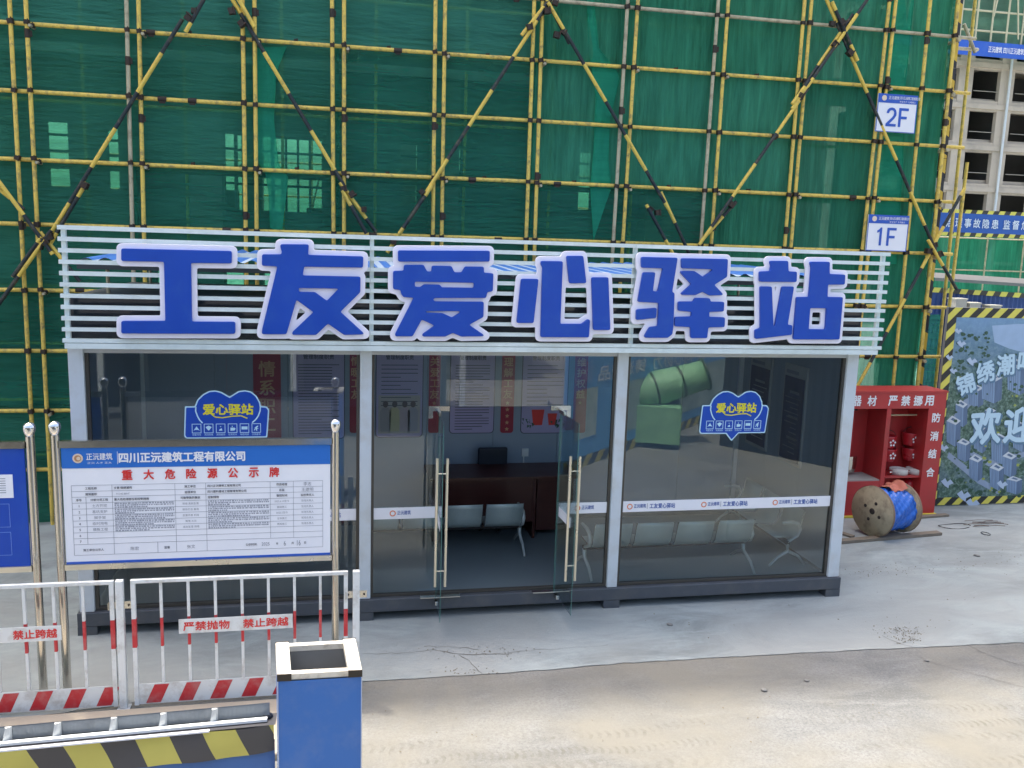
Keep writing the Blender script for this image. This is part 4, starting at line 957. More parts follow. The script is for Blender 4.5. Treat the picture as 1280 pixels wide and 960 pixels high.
# green net screen under it
gs = thing('net_screen', ((A.x+B.x)/2, YB+.6, 0), 'green net screen on thin posts under the slogan banner', 'fence')
zt2 = at_y(1225, 300, YB+.6).z
part('netting', Geo().grid(lambda u, v: (A.x-1+(B.x-A.x+4)*u, YB+.6+.08*math.sin(u*38)+.04*math.sin(u*90+v), (zt2+.2)*v), 90, 10), net_mat('net_screen', (.02, .16, .095), .10, (1.5, 1, .3)), gs)
for k in range(6): part('post', Geo().tube([(A.x+k*1.75, YB+.45, 0), (A.x+k*1.75, YB+.45, zt2+.5)], .035, 6), galv, gs)
for py in (298, 338): z = at_y(1225, py, YB+.5).z; part('rail', Geo().tube([(A.x-1, YB+.5, z), (B.x+3, YB+.5, z)], .03, 6), galv, gs)
# curved grey shed roof and dark blue site wall
YD = 16.
rz0, rz1 = at_y(1225, 352, YD).z, at_y(1225, 340, YD+2).z
sd_ = thing('site_shed', (at_y(1225, 350, YD).x, YD+1, 0), 'low site shed with grey curved roof and dark blue striped-top wall', 'shed')
xa, xz = at_y(1160, 355, YD).x, at_y(1330, 355, YD).x+2
part('roof', Geo().grid(lambda u, v: (xa+(xz-xa)*u, YD-.3+v*2.6, rz0+.0-.25*u+.10+(v*.38)-.2*v*v), 24, 6), mat('shed_roof', (.065, .067, .067), .6, var=.2, scale=2), sd_)
part('roof_edge', Geo().grid(lambda u, v: (xa+(xz-xa)*u, YD-.31, rz0-.25*u+.10-.10*v), 24, 1), mat('pale_edge', (.12, .14, .135), .5), sd_)
part('wall_sheet', Geo().grid(lambda u, v: (xa+(xz-xa)*u, YD+.025*math.sin(u*260), (rz0-.22-.25*u)*v), 260, 1), mat('shed_blue', (.015, .055, .20), .5, var=.15, stretch=(4, 1, .4)), sd_)
part('striped_edge', Geo().grid(lambda u, v: (xa+(xz-xa)*u, YD-.06, rz0-.22-.25*u-.16*v), 24, 1), hzf, sd_)
for k, (px, py) in enumerate(((1197, 374), (1214, 378), (1240, 380))):
    q = at_y(px, py, YD-.6); c_ = thing('materials_crate', (q.x, q.y, 0), ('tallest', 'middle', 'shortest')[k]+' grey material stack in front of the dark blue shed wall', 'crate')
    part('crate_body', Bx(q.x-.2, q.x+.2, YD-.8, YD-.4, 0, q.z-.03*k), mat('crate_grey', (.3, .3, .28), .8), c_); part('lid', Bx(q.x-.22, q.x+.22, YD-.82, YD-.38, q.z-.03*k, q.z+.04-.03*k), mat('crate_lid', (.4, .4, .36), .8), c_)

# ------------------------------------------------------------------ printed hoarding with estate picture
YH = 3.55
hx0, hx1 = 13.03, 17.5; hz0, hz1 = .02, at_y(1230, 385, YH).z
hb = thing('picture_hoarding', ((hx0+hx1)/2, YH, 0), 'large printed hoarding with an aerial view of towers and striped edge, far right', 'billboard')
part('board', Bx(hx0, hx1, YH, YH+.06, hz0, hz1), mat('board_back', (.3, .3, .3), .7), hb)
def lin(*a): return a
def print_mat():
    m = bpy.data.materials.new('aerial_print'); m.use_nodes = True; n, l = m.node_tree.nodes, m.node_tree.links; p = n['Principled BSDF']
    geo = n.new('ShaderNodeNewGeometry').outputs['Position']; sep = n.new('ShaderNodeSeparateXYZ'); l.new(geo, sep.inputs[0])
    vo = n.new('ShaderNodeTexVoronoi'); vo.inputs['Scale'].default_value = 9; l.new(geo, vo.inputs['Vector'])
    no = n.new('ShaderNodeTexNoise'); no.inputs['Scale'].default_value = 16; no.inputs['Detail'].default_value = 8; no.inputs['Roughness'].default_value = .75; l.new(geo, no.inputs['Vector'])
    rp = n.new('ShaderNodeValToRGB'); e = rp.color_ramp.elements
    e[0].position = .34; e[0].color = (.020, .055, .050, 1); e[1].position = .70; e[1].color = (.30, .40, .38, 1)
    for pos, c in ((.44, (.045, .10, .08, 1)), (.52, (.10, .18, .12, 1)), (.60, (.17, .26, .24, 1))): x = e.new(pos); x.color = c
    l.new(no.outputs[0], rp.inputs[0])
    n2 = n.new('ShaderNodeTexNoise'); n2.inputs['Scale'].default_value = 2.2; n2.inputs['Detail'].default_value = 3; l.new(geo, n2.inputs['Vector'])
    r2 = n.new('ShaderNodeValToRGB'); r2.color_ramp.elements[0].position = .52; r2.color_ramp.elements[1].position = .6; l.new(n2.outputs[0], r2.inputs[0])
    mx = n.new('ShaderNodeMix'); mx.data_type = 'RGBA'; f = n.new('ShaderNodeMath'); f.operation = 'MULTIPLY'; f.inputs[1].default_value = .35; l.new(r2.outputs[0], f.inputs[0]); l.new(f.outputs[0], mx.inputs[0]); l.new(rp.outputs[0], mx.inputs[6]); mx.inputs[7].default_value = (.13, .20, .30, 1)
    mr = n.new('ShaderNodeMapRange'); mr.inputs[1].default_value = 2.2; mr.inputs[2].default_value = 3.5; mr.inputs[3].default_value = 0; mr.inputs[4].default_value = .85; l.new(sep.outputs[2], mr.inputs[0])
    m3 = n.new('ShaderNodeMix'); m3.data_type = 'RGBA'; l.new(mr.outputs[0], m3.inputs[0]); l.new(mx.outputs[2], m3.inputs[6]); m3.inputs[7].default_value = (.20, .36, .58, 1)
    # bluish hue in the middle, printed haze between the blocks
    l.new(m3.outputs[2], p.inputs['Base Color']); p.inputs['Roughness'].default_value = .5; return m
part('printed_picture', Bx(hx0+.17, hx1-.17, YH-.006, YH-.002, hz0+.14, hz1-.17), print_mat(), hb)
hzn = stripe_mat('hazard_near', (.70, .62, .10), (.022, .024, .024), .30, (1, 0, -1), duty=.5)
part('striped_edge', Geo().box(hx0, hx1, YH-.008, YH-.003, hz1-.168, hz1).box(hx0, hx0+.168, YH-.008, YH-.003, hz0, hz1-.169).box(hx0+.17, hx1, YH-.008, YH-.003, hz0, hz0+.138), hzn, hb)
# pictured tower blocks: small printed shapes
pf = [mat('print_block_face', (.20, .30, .44), .5, var=.3, scale=30, stretch=(1, 1, .1)), mat('print_block_side', (.10, .16, .26), .5, var=.3, scale=30, stretch=(1, 1, .1)), mat('print_block_roof', (.55, .60, .64), .5, var=.2, scale=12), mat('print_road', (.26, .33, .44), .5, var=.15), mat('print_sky', (.32, .45, .62), .5, var=.15), mat('print_low', (.45, .55, .68), .5, var=.1), mat('print_tree', (.03, .085, .05), .5, var=.8, scale=20), mat('print_lime', (.30, .36, .08), .5, var=.3)]
def flatpoly(g, pts, dy, mi):
    g.cur = mi; q = [at_y(a, b, YH-dy) for a, b in pts]; g.add([tuple(v) for v in q], [tuple(range(len(q)))])
g = Geo()
flatpoly(g, [(1240, 407), (1272, 405), (1300, 405), (1300, 446), (1262, 436), (1243, 428)], .0075, 4)
for pts in ([(1192, 520), (1205, 500), (1250, 478), (1253, 483), (1212, 508), (1196, 528)], [(1186, 565), (1230, 600), (1250, 612), (1248, 618), (1222, 604), (1184, 572)], [(1205, 558), (1235, 575), (1300, 560), (1300, 566), (1236, 583), (1204, 564)]): flatpoly(g, pts, .0075, 3)
rg = random.Random(5)
for i in range(420):
    px = rg.uniform(1192, 1300); py = rg.uniform(415, 622); s_ = rg.uniform(1.2, 3.6)
    if px > 1238 and py < 440: continue
    flatpoly(g, [(px+s_*math.cos(a*1.05)*rg.uniform(.7, 1.1), py+s_*.8*math.sin(a*1.05)*rg.uniform(.7, 1.1)) for a in range(6)], .008+.00001*i, 7 if rg.random() < .13 and py > 470 else 6)
for i, (px, py, w_, h_) in enumerate(((1220,494,20,26),(1240,484,26,34),(1272,470,26,40),(1202,516,15,30),(1192,538,18,34),(1226,545,18,36),(1250,560,22,34),(1205,562,17,26),(1220,584,17,30),(1262,580,18,28),(1246,595,18,30),(1276,545,20,34),(1238,520,14,20),(1268,606,20,20))):
    dy = .0105+.0002*i
    flatpoly(g, [(px-w_*.5, py-h_*.35), (px+w_*.15, py-h_*.2), (px+w_*.1, py+h_*.6), (px-w_*.48, py+h_*.42)], dy, 0)
    flatpoly(g, [(px+w_*.15, py-h_*.2), (px+w_*.5, py-h_*.35), (px+w_*.46, py+h_*.45), (px+w_*.1, py+h_*.6)], dy, 1)
    for k in range(1, 6):
        t = k/6; flatpoly(g, [(px-w_*(.5-.62*t)-.35, py-h_*.35+h_*.13*t), (px-w_*(.5-.62*t)+.35, py-h_*.35+h_*.15*t), (px-w_*(.48-.58*t)+.35, py+h_*(.42+.16*t)), (px-w_*(.48-.58*t)-.35, py+h_*(.42+.16*t))], dy+.0001, 1)
    flatpoly(g, [(px-w_*.5, py-h_*.35), (px-w_*.1, py-h_*.55), (px+w_*.5, py-h_*.35), (px+w_*.15, py-h_*.2)], dy+.0001, 2)
    flatpoly(g, [(px-w_*.2, py-h_*.40), (px-w_*.05, py-h_*.47), (px+w_*.25, py-h_*.36), (px+w_*.12, py-h_*.30)], dy+.00015, 1)
for px, py, s_ in ((1198,414,5),(1202,430,6),(1187,447,5),(1192,464,5),(1180,560,6),(1184,604,8),(1205,620,9),(1216,630,9),(1253,606,7),(1215,452,7)):
    flatpoly(g, [(px-s_, py-s_*.3), (px-s_*.3, py-s_*.8), (px, py-s_*.2), (px+s_*.5, py-s_*.6), (px+s_, py), (px+s_*.3, py+s_*.3), (px+s_*.2, py+s_*.8), (px-s_*.4, py+s_*.4)], .0135, 5)
part('pictured_blocks', g, pf, hb, kind='stuff')
pt = mat('print_title', (.50, .68, .78), .5, var=.03); pts_ = mat('print_title_shadow', (.10, .20, .30), .5)
def rot_text(s, px, py, h, w_, ang, bold=.032):
    q = at_y(px, py, YH-.02)
    for dy, dx, m_ in ((.016, .025, pts_), (.02, 0, pt)):
        M = front(YH-dy) @ Matrix.Translation((q.x+dx, q.z-dx, 0)) @ Matrix.Rotation(R(ang), 4, 'Z')
        text(s, M, 0, 0, h, w_, m_, hb, bold=bold if m_ is pt else bold+.03)
pm = (at_y(1260, 500, YH)-at_y(1250, 500, YH)).length/10
for s, px, py, sz, ang in (('锦', 1207, 480, 22, 20), ('绣', 1232, 465, 22, 14), ('潮', 1257, 456, 22, 6), ('鸣', 1284, 452, 23, 0), ('欢', 1232, 533, 38, 4), ('迎', 1274, 531, 38, 2), ('您', 1315, 531, 38, 0)):
    rot_text(s, px, py, sz*pm, sz*pm*.95, ang)

# ------------------------------------------------------------------ fire cabinet
YC = 3.1
fc = thing('fire_equipment_cabinet', (11.3, YC, 0), 'open red steel fire equipment cabinet with white characters, right of the shelter', 'cabinet')
cx0, cx1, ct = 9.9, 12.83, 2.14; cd = .55; xd = at_y(1106, 570, YC).x; xp = at_y(1167, 570, YC).x-.19
part('back_panel', Bx(cx0, cx1, YC+cd-.02, YC+cd, .08, ct-.002), redp, fc)
part('top_panel', Bx(cx0-.02, cx1+.02, YC-.01, YC+cd+.01, ct, ct+.03), redp, fc)
part('header_panel', Bx(cx0, cx1, YC, YC+.02, ct-.27, ct-.001), redp, fc)
part('side_panel', Bx(xp, cx1, YC+.0, YC+cd-.021, .08, ct-.271), redp, fc); part('side_panel', Bx(cx0, cx0+.2, YC, YC+cd-.021, .08, ct-.271), redp, fc)
part('divider_panel', Bx(xd-.04, xd+.04, YC+.001, YC+cd-.021, .08, ct-.271), redp, fc)
part('bottom_panel', Bx(cx0, cx1, YC+.002, YC+cd, .03, .078), redp, fc)
part('apron_panel', Bx(cx0+.2, xd-.041, YC+.003, YC+.02, .08, .62), redp, fc)
zsh = at_y(1140, 594, YC+.1).z; part('shelf', Bx(xd+.041, xp-.001, YC+.05, YC+cd-.022, zsh-.03, zsh), redp, fc)
part('shelf', Bx(cx0+.2, xd-.041, YC+.021, YC+cd-.022, .62, .64), mat('sand_grey', (.35, .34, .3), .9, var=.2), fc)
part('skid', Bx(cx0+.3, cx1+.02, YC-.05, YC+.02, .0, .028), mat('skid_yellow', (.6, .5, .06), .6), fc)
zt3 = ct-.135
tw_ = mat('ink_white', (.8, .8, .8), .5)
for c, px in zip('消防器材严禁挪用', (1031, 1046, 1071, 1090, 1116, 1132, 1147.5, 1161.5)):
    text(c, front(YC-.003), at_y(px, 502, YC).x, zt3, .165, .16, tw_, fc, bold=.03)
for c, py in zip('防消结合', (522, 545, 567, 590)):
    text(c, front(YC-.003), (xp+cx1)/2-.0, at_y(1172, py, YC).z, .155, .15, tw_, fc, bold=.03)
part('hanging_rail', Geo().tube([(xd+.04, YC+.3, 1.70), (xp, YC+.3, 1.70)], .016, 6), mat('rail_beige', (.6, .5, .3), .6), fc)
# helmets / buckets hung on the back, each a thing
redg = mat('helmet_red', (.50, .02, .03), .3, var=.1, clear=.4)
for k, (px, py) in enumerate(((1109, 551), (1109, 567), (1137, 547), (1137, 566))):
    q = at_y(px+.5, py, YC+.4)
    h_ = thing('fire_bucket', q, ('upper', 'lower')[k % 2]+' red fire bucket with white emblem hanging on the '+('left' if k < 2 else 'right')+' inside the cabinet', 'bucket', 'red fire buckets in the cabinet')
    part('bucket_body', Geo().lathe([(.0, -.13), (.10, -.13), (.115, -.10), (.145, .08), (.15, .10), (.135, .095), (.10, -.08)], q, (0, 0, 1), 16), redg, h_)
    part('bucket_handle', Geo().tube([(q.x+.14*math.cos(t), q.y, q.z+.09+.10*math.sin(t)) for t in [i*math.pi/8 for i in range(9)]], .006, 5), coup, h_)
    g = Geo()
    for a in range(5):
        c2 = (q.x+.045*math.cos(a*1.257+.3), q.z-.01+.045*math.sin(a*1.257+.3)); g.add([(c2[0]+.020*math.cos(b*1.05), q.y-.150-.1*(c2[1]-q.z), c2[1]+.020*math.sin(b*1.05)) for b in range(6)], [tuple(range(6))])
    part('emblem', g, tw_, h_)
def coil(px, py, lb):
    q = at_y(px, py, YC+.22); q.z = zsh; t = thing('fire_hose', q, lb, 'hose', 'rolled white fire hoses on the cabinet shelf')
    g = Geo()
    for k in range(5):
        r = .145-k*.024; g.lathe([(r-.009, .004), (r, 0), (r+.009, .004), (r+.009, .088), (r, .094), (r-.009, .088), (r-.009, .004)], q, (0, 0, 1), 24)
    part('hose_roll', g, mat('hose_canvas', (.55, .53, .48), .8, var=.15), t)
    part('coupling', Geo().tube([(q.x-.15, q.y-.05, q.z+.05), (q.x-.25, q.y-.08, q.z+.05)], [.03, .035], 10), chrome, t)
coil(1123, 590, 'left white rolled fire hose with metal coupling on the cabinet shelf'); coil(1144, 588, 'right white rolled fire hose on the cabinet shelf')
for px, lb in ((1135, 'left red fire extinguisher on the cabinet floor half hidden by the cable drum'), (1149, 'right red fire extinguisher on the cabinet floor')):
    q = at_y(px, 615, YC+.28); q.z = .08; t = thing('fire_extinguisher', q, lb, 'extinguisher', 'fire extinguishers in the cabinet')
    part('cylinder', Geo().lathe([(.0, 0), (.085, 0), (.09, .03), (.09, .40), (.07, .46), (.03, .49), (.0, .49)], q, (0, 0, 1), 16), redg, t)
    part('valve', Geo().tube([q+Vector((0, 0, .48)), q+Vector((0, 0, .56))], .018, 8).box(q.x-.02, q.x+.09, q.y-.012, q.y+.012, .62, .64), coup, t)
    part('hose', Geo().tube([q+Vector((.02, -.02, .54)), q+Vector((.10, -.05, .5)), q+Vector((.11, -.05, .3)), q+Vector((.095, -.04, .15))], .009, 6), black, t)
    part('label_patch', Geo().grid(lambda u, v: (q.x+.0915*math.sin(-.7+1.4*u), q.y-.0915*math.cos(-.7+1.4*u), .25+.14*v), 6, 1), paper, t)
q = at_y(1068, 512, YC+.4)
for (dx, lb) in ((0, 'shovel hanging blade-down inside the left part of the red cabinet'),):
    t = thing('shovel', q, lb, 'shovel'); zl = at_y(1067, 570, YC+.4).z
    part('handle', Geo().tube([q, (q.x, q.y, zl)], .016, 8), redg, t); part('grip', Geo().tube([(q.x-.05, q.y, q.z), (q.x+.05, q.y, q.z)], .018, 8), black, t)
    part('blade', Geo().grid(lambda u, v: (q.x+(u-.5)*.23*(1-.55*max(0, v-.55)**1.5*2), q.y-.02-.04*math.cos((u-.5)*2.5), zl-.28*v), 6, 8), steel, t)

# ------------------------------------------------------------------ cable drum
A = at_z(1092, 670, 0); rD = .40
ax = Vector((.96, .28, 0)).normalized(); pc = at_z(1088, 671, 0); pc.z = rD+.02
woodp = mat('drum_plywood', (.46, .38, .25), .8, var=.25, scale=7, bump=.2, dirt=(.14, .10, .07), dirt_amt=.7, dirt_scale=6)
cdm = thing('cable_drum', (pc.x+.3, pc.y, 0), 'wooden cable drum wrapped in blue plastic with an orange cloth on top', 'cable drum')
Wd = .62
fl = Geo().lathe([(0, -.018), (rD, -.018), (rD, .018), (0, .018)], (0, 0, 0), (0, 0, 1), 40)
flm = fl.mesh('flange', woodp)
rotm = ax.to_track_quat('Z', 'Y').to_matrix().to_4x4()
for s_ in (0, Wd):
    inst('flange', flm, cdm, Matrix.Translation(pc+ax*s_) @ rotm)
    part('rim_band', Geo().lathe([(rD+.004, -.02), (rD+.004, .02)], pc+ax*s_, ax, 40), mat('rim_rust', (.22, .15, .10), .8, var=.3), cdm)
g = Geo()
nrm = -ax
g.lathe([(.0, -.022), (.05, -.022), (.05, -.019)], pc, ax, 14); 
for k in range(4):
    u_ = Vector((0, 0, 1)); v_ = ax.cross(u_); t = k*math.pi/2+.4; c2 = pc+(u_*math.cos(t)+v_*math.sin(t))*.15
    g.lathe([(.0, -.0215), (.028, -.0215), (.028, -.018)], c2, ax, 10)
part('axle_holes', g, mat('hole_dark', (.04, .03, .025), .9), cdm)
tarp = mat('blue_plastic_wrap', (.015, .13, .55), .28, var=.25, scale=8, bump=.7, bscale=14, clear=.3)
def wrap(u, v):
    t = 2*math.pi*v; r = .33+.012*math.sin(t*7+u*9)+.010*math.sin(u*40+3*math.sin(t*3))+.008*math.sin(t*17+u*20)
    p = pc+ax*(.02+u*(Wd-.04)); return tuple(p+(Vector((0, 0, 1))*math.cos(t)+ax.cross(Vector((0, 0, 1)))*math.sin(t))*r)
part('plastic_wrap', Geo().grid(wrap, 36, 90), tarp, cdm)
def clo(u, v):
    t = -1.5+1.9*v; r = .348+.010*math.sin(u*14+t*9)+.035*math.exp(-((t+.05)*4)**2)+.008*math.sin(v*31+u*6)
    aa = Wd*(.42+.50*u + (.18*(abs(v-.55)*2)-.12)*(1-u)); rr_ = r + .065*max(0, (u-.7)/.3)
    p = pc+ax*aa; return tuple(p+(Vector((0, 0, 1))*math.cos(t)-ax.cross(Vector((0, 0, 1)))*math.sin(-t))*rr_)
part('orange_cloth', Geo().grid(clo, 18, 46), mat('faded_orange_cloth', (.46, .15, .10), .8, var=.3, scale=9, bump=.5, bscale=18), cdm)
# planks and rusty wire on the ground
plk = mat('old_plank', (.20, .17, .13), .85, var=.3, scale=4, stretch=(1, 8, 1))
a, b = at_z(1052, 681, 0), at_z(1174, 668, 0); a.z = b.z = .025
t = part('plank', Geo().bar(a+Vector((-.7, 0, 0)), b, .12, .045), plk); tag(t, 'long grey plank on the ground in front of the cable drum', 'plank')
a, b = at_z(1120, 650, 0), at_z(1184, 645, 0); a.z = b.z = .02
t = part('plank', Geo().bar(a, b, .09, .035), plk); tag(t, 'short plank on the ground by the foot of the red cabinet', 'plank')
a, b = at_z(1040, 664, 0), at_z(1066, 672, 0); a.z = b.z = .015
t = part('plank', Geo().bar(a, b, .1, .03), plk); tag(t, 'short board poking out between the shelter and the drum', 'plank')
rust = mat('rusty_wire', (.13, .085, .065), .8, .3, var=.3)
q0 = at_z(1222, 656, 0); t = thing('scrap_rebar', q0, 'loose pile of thin rusty rods with a wire loop on the concrete', 'scrap metal')
for k in range(9):
    a_ = .15+random.uniform(-.25, .25); c2 = q0+Vector((random.uniform(-.05, .35), random.uniform(-.18, .12), .012+.004*k)); d_ = Vector((math.cos(a_), math.sin(a_)*-.6, 0))*random.uniform(.12, .28)
    part('rod', Geo().tube([c2-d_, c2+Vector((0, .03, 0)), c2+d_], .0045, 5), rust, t)
q1 = at_z(1200, 658, 0); part('wire_loop', Geo().tube([q1+Vector((.3*math.cos(a*.42)-.1, .12*math.sin(a*.42), .01+.01*math.sin(a))) for a in range(14)], .006, 5), black, t)
q2 = at_z(1232, 668, 0); part('wire_loop', Geo().tube([q2+Vector((.06*math.cos(a*.55), .08*math.sin(a*.55), .015)) for a in range(12)], .006, 5), black, t)
# small debris
for i, (px, py, s_, lb) in enumerate(((1221, 695, .05, 'small flat dark stone lying on the concrete right of the drum'), (955, 863, .035, 'tiny pebble at the edge of the shade on the road, left one'), (1008, 851, .03, 'tiny pebble on the shaded road right of the middle'), (1158, 826, .03, 'tiny pebble on the shaded road near the slab crack'), (837, 781, .04, 'small grey chip on the concrete before the shelter'))):
    q = at_z(px, py, 0); t = part('stone', Geo().lathe([(0, 0), (s_, .002), (s_*.8, s_*.35), (s_*.3, s_*.5), (0, s_*.5)], q, (0.1, .05, 1), 7), mat('stone_grey', (.2, .2, .19), .9, var=.2)); tag(t, lb, 'stone')
g = Geo(); rg = random.Random(9)
for cx, cy_, n_, sx, sy_ in ((1128, 790, 160, 16, 8), (1136, 800, 50, 9, 5), (1150, 712, 90, 40, 7), (1090, 716, 40, 20, 5), (1240, 700, 40, 30, 10), (600, 815, 60, 40, 8), (590, 700+140, 40, 20, 5), (900, 770, 60, 200, 25), (800, 900, 60, 300, 40)):
    for k in range(n_):
        q = at_z(rg.gauss(cx, sx), rg.gauss(cy_, sy_*.6), 0); s_ = rg.uniform(.006, .022); a = rg.uniform(0, 6)
        g.add([(q.x, q.y, .006), (q.x+s_*math.cos(a), q.y+s_*math.sin(a), .004), (q.x+s_*math.cos(a+1.4), q.y+s_*math.sin(a+1.4), .012)], [(0, 1, 2)])
o = part('debris', g, mat('debris_brown', (.15, .125, .085), .9, var=.4)); tag(o, 'scattered dry grit and leaf crumbs on the concrete', 'debris', kind='stuff')

# ------------------------------------------------------------------ notice boards
YN = -1.31
def board_frame(t, xa, xb, z0, z1, ztop, posts=(1, 1)):
    for x, on in ((xa, posts[0]), (xb, posts[1])):
        if not on: continue
        part('post', Geo().tube([(x, YN, 0), (x, YN, ztop-.10)], .038, 14), steel, t)
        part('finial', Geo().lathe([(.038, -.105), (.026, -.095), (.026, -.08), (.04, -.065), (.052, -.03), (.054, -.005), (.05, .02), (.034, .04), (0, .05)], (x, YN, ztop-.02), (0, 0, 1), 16), chrome, t)
    part('top_rail', Geo().box(xa+.036, xb-.036, YN-.03, YN+.03, z1+.012, z1+.075), steel, t)
    part('bottom_rail', Geo().box(xa+.036, xb-.036, YN-.03, YN+.03, z0-.065, z0-.012), steelb, t)
a = at_y(68, 535, YN); b = at_y(418, 530, YN)
xa, xb = a.x-.0, b.x+.01
nb = thing('notice_board', ((xa+xb)/2, YN, 0), 'white hazard notice board with blue header in a stainless frame before the shelter', 'notice board')
zt4, zb4 = at_y(250, 556, YN).z-.02, at_y(250, 700, YN).z+.02
board_frame(nb, xa, xb, zb4, zt4, 2.63)
bx0, bx1 = xa+.05, xb-.05
part('board', Bx(bx0, bx1, YN-.012, YN+.012, zb4-.011, zt4+.011), paper, nb)
hd = .185
part('header', Bx(bx0, bx1, YN-.016, YN-.0125, zt4-hd, zt4+.01), mat('header_blue', (.02, .16, .58), .4, var=.06), nb)
part('footer_stripe', Bx(bx0, bx1, YN-.016, YN-.0125, zb4-.01, zb4+.012), blue2, nb)
F = front(YN-.018); W_ = bx1-bx0
def X_(f): return bx0+W_*f
inst('logo', curve_mesh('logo', [[(X_(.058)+.045*math.cos(a*.3), zt4-.09+.045*math.sin(a*.3)) for a in range(21)]], .001, 0, mat('logo_cream', (.8, .65, .5), .5)), nb, F)
inst('logo', curve_mesh('logo', [[(X_(.058)+.030*math.cos(a*.3), zt4-.09+.030*math.sin(a*.3)) for a in range(21)], [(X_(.058)+.018*math.cos(a*.3)+.006, zt4-.09+.018*math.sin(a*.3)) for a in range(21)]], .001, 0, mat('logo_brown', (.5, .25, .12), .5)), nb, front(YN-.0205))
text('正沅建筑', F, X_(.135), zt4-.075, .065, .225, printw, nb, bold=.015); text('正沅 人才 正大', F, X_(.135), zt4-.135, .02, .21, printw, nb)
part('divider', Bx(X_(.199), X_(.2005), YN-.0185, YN-.0165, zt4-.15, zt4-.03), printw, nb)
text('四川正沅建筑工程有限公司', F, X_(.205), zt4-.09, .095, W_*.465, printw, nb, bold=.035, align='L')
for i, c in enumerate('重大危险源公示牌'): text(c, F, X_(.232+i*.0785), zt4-hd-.07, .093, .088, red, nb, bold=.03)
# printed table
g = Geo(); tz1, tz0 = zt4-hd-.165, zb4+.075; fy = (YN-.0145, YN-.0125)
rows = [0, .085, .165, .25, .335, .42, .505, .59, .675, .76, .845, 1.0]
Z_ = lambda r: tz1-(tz1-tz0)*r
def hl(r, f0=.03, f1=.97): g.box(X_(f0), X_(f1), *fy, Z_(r)-.0012, Z_(r)+.0012)
def vl(f, r0, r1): g.box(X_(f)-.0012, X_(f)+.0012, fy[0]-.0003, fy[1], Z_(r1), Z_(r0))
for r in rows: hl(r)
for f in (.03, .97): vl(f, 0, 1)
for f in (.175, .405, .52): vl(f, 0, 1)
for f in (.765, .855): vl(f, 0, .845)
vl(.08, .165, .845); vl(.335, .845, 1)
part('table_lines', g, ink2, nb)
def tt(s, f, r, h=.022, w_=None, m_=ink, al='C', b_=.012): text(s, F, X_(f), Z_(r), h, w_, m_, nb, bold=b_, align=al)
tt('工程名称', .10, .042, .024); tt('建筑面积', .10, .125, .024); tt('文景·锦绣潮鸣', .182, .042, .024, al='L'); tt('91242.88㎡', .19, .125, .022, m_=ink2, al='L', b_=0)
tt('施工单位', .462, .042, .024); tt('监理单位', .462, .125, .024); tt('四川正沅建筑工程有限公司', .527, .042, .024, al='L'); tt('四川建科建设工程管理有限公司', .527, .125, .024, al='L')
tt('项目经理', .81, .042, .024); tt('总监', .81, .125, .024)
tt('序号', .055, .207, .024); tt('分部分项工程', .128, .207, .024); tt('重大危险源部位和控制措施', .182, .207, .024, al='L'); tt('可能导致的事故', .462, .207, .024); tt('控制措施', .527, .207, .024, al='L'); tt('管控时间', .81, .207, .024); tt('监控责任人', .91, .207, .024)
for i in range(7): tt(str(i+1), .055, .292+i*.085, .022)
tt('施工单位公示人', .10, .925, .024); tt('监督', .37, .925, .024); tt('公示时间:', .69, .925, .024)
tt('2025', .745, .925, .034, .075, ink2, b_=0); tt('年', .79, .925, .022); tt('6', .82, .925, .05, .02, ink2, b_=0); tt('月', .85, .925, .022); tt('16', .875, .925, .055, .035, ink2, b_=0); tt('日', .90, .925, .022)
for i, s in enumerate(('土方开挖', '基坑支护', '脚手架', '临时用电', '模板工程')): tt(s, .128, .292+i*.085, .030, .13 if i != 2 else .10, ink2, b_=0)
for i in range(5):
    tt(('坍塌 高处坠落', '物体打击 触电', '起重伤害 机械', '触电 火灾', '高处坠落 坍塌')[i], .462, .292+i*.085, .022, None, ink2, b_=0)
    tt(('2025.4.10至今', '基础施工', '2025.5至今', '主体施工', '模板施工')[i], .81, .292+i*.085, .022, None, ink2, b_=0); tt('现场负责人', .91, .292+i*.085, .022, None, ink2, b_=0)
for s, f, r in (('李志', .91, .042), ('王建明', .91, .125), ('陈宏', .25, .925), ('张文', .46, .925)): tt(s, f, r, .036, None, ink2, b_=0)
# fine print too small to read: broken dashes in rows
g = Geo(); rg = random.Random(2)
for (f0, f1) in ((.182, .400), (.527, .760)):
    for i in range(5):
        for k in range(3):
            z = Z_(.268+i*.085+k*.026); f = f0
            lim = f1 if k < 2 else f0+(f1-f0)*rg.uniform(.3, .9)
            while f < lim:
                wd = rg.uniform(.004, .010); hh = rg.uniform(.004, .007)
                g.box(X_(f), X_(min(f+wd, f1)), YN-.0145, YN-.0125, z-hh, z+hh); f += wd+rg.uniform(.001, .004)
part('fine_print', g, mat('ink_faint', (.36, .38, .44), .6), nb, kind='stuff')
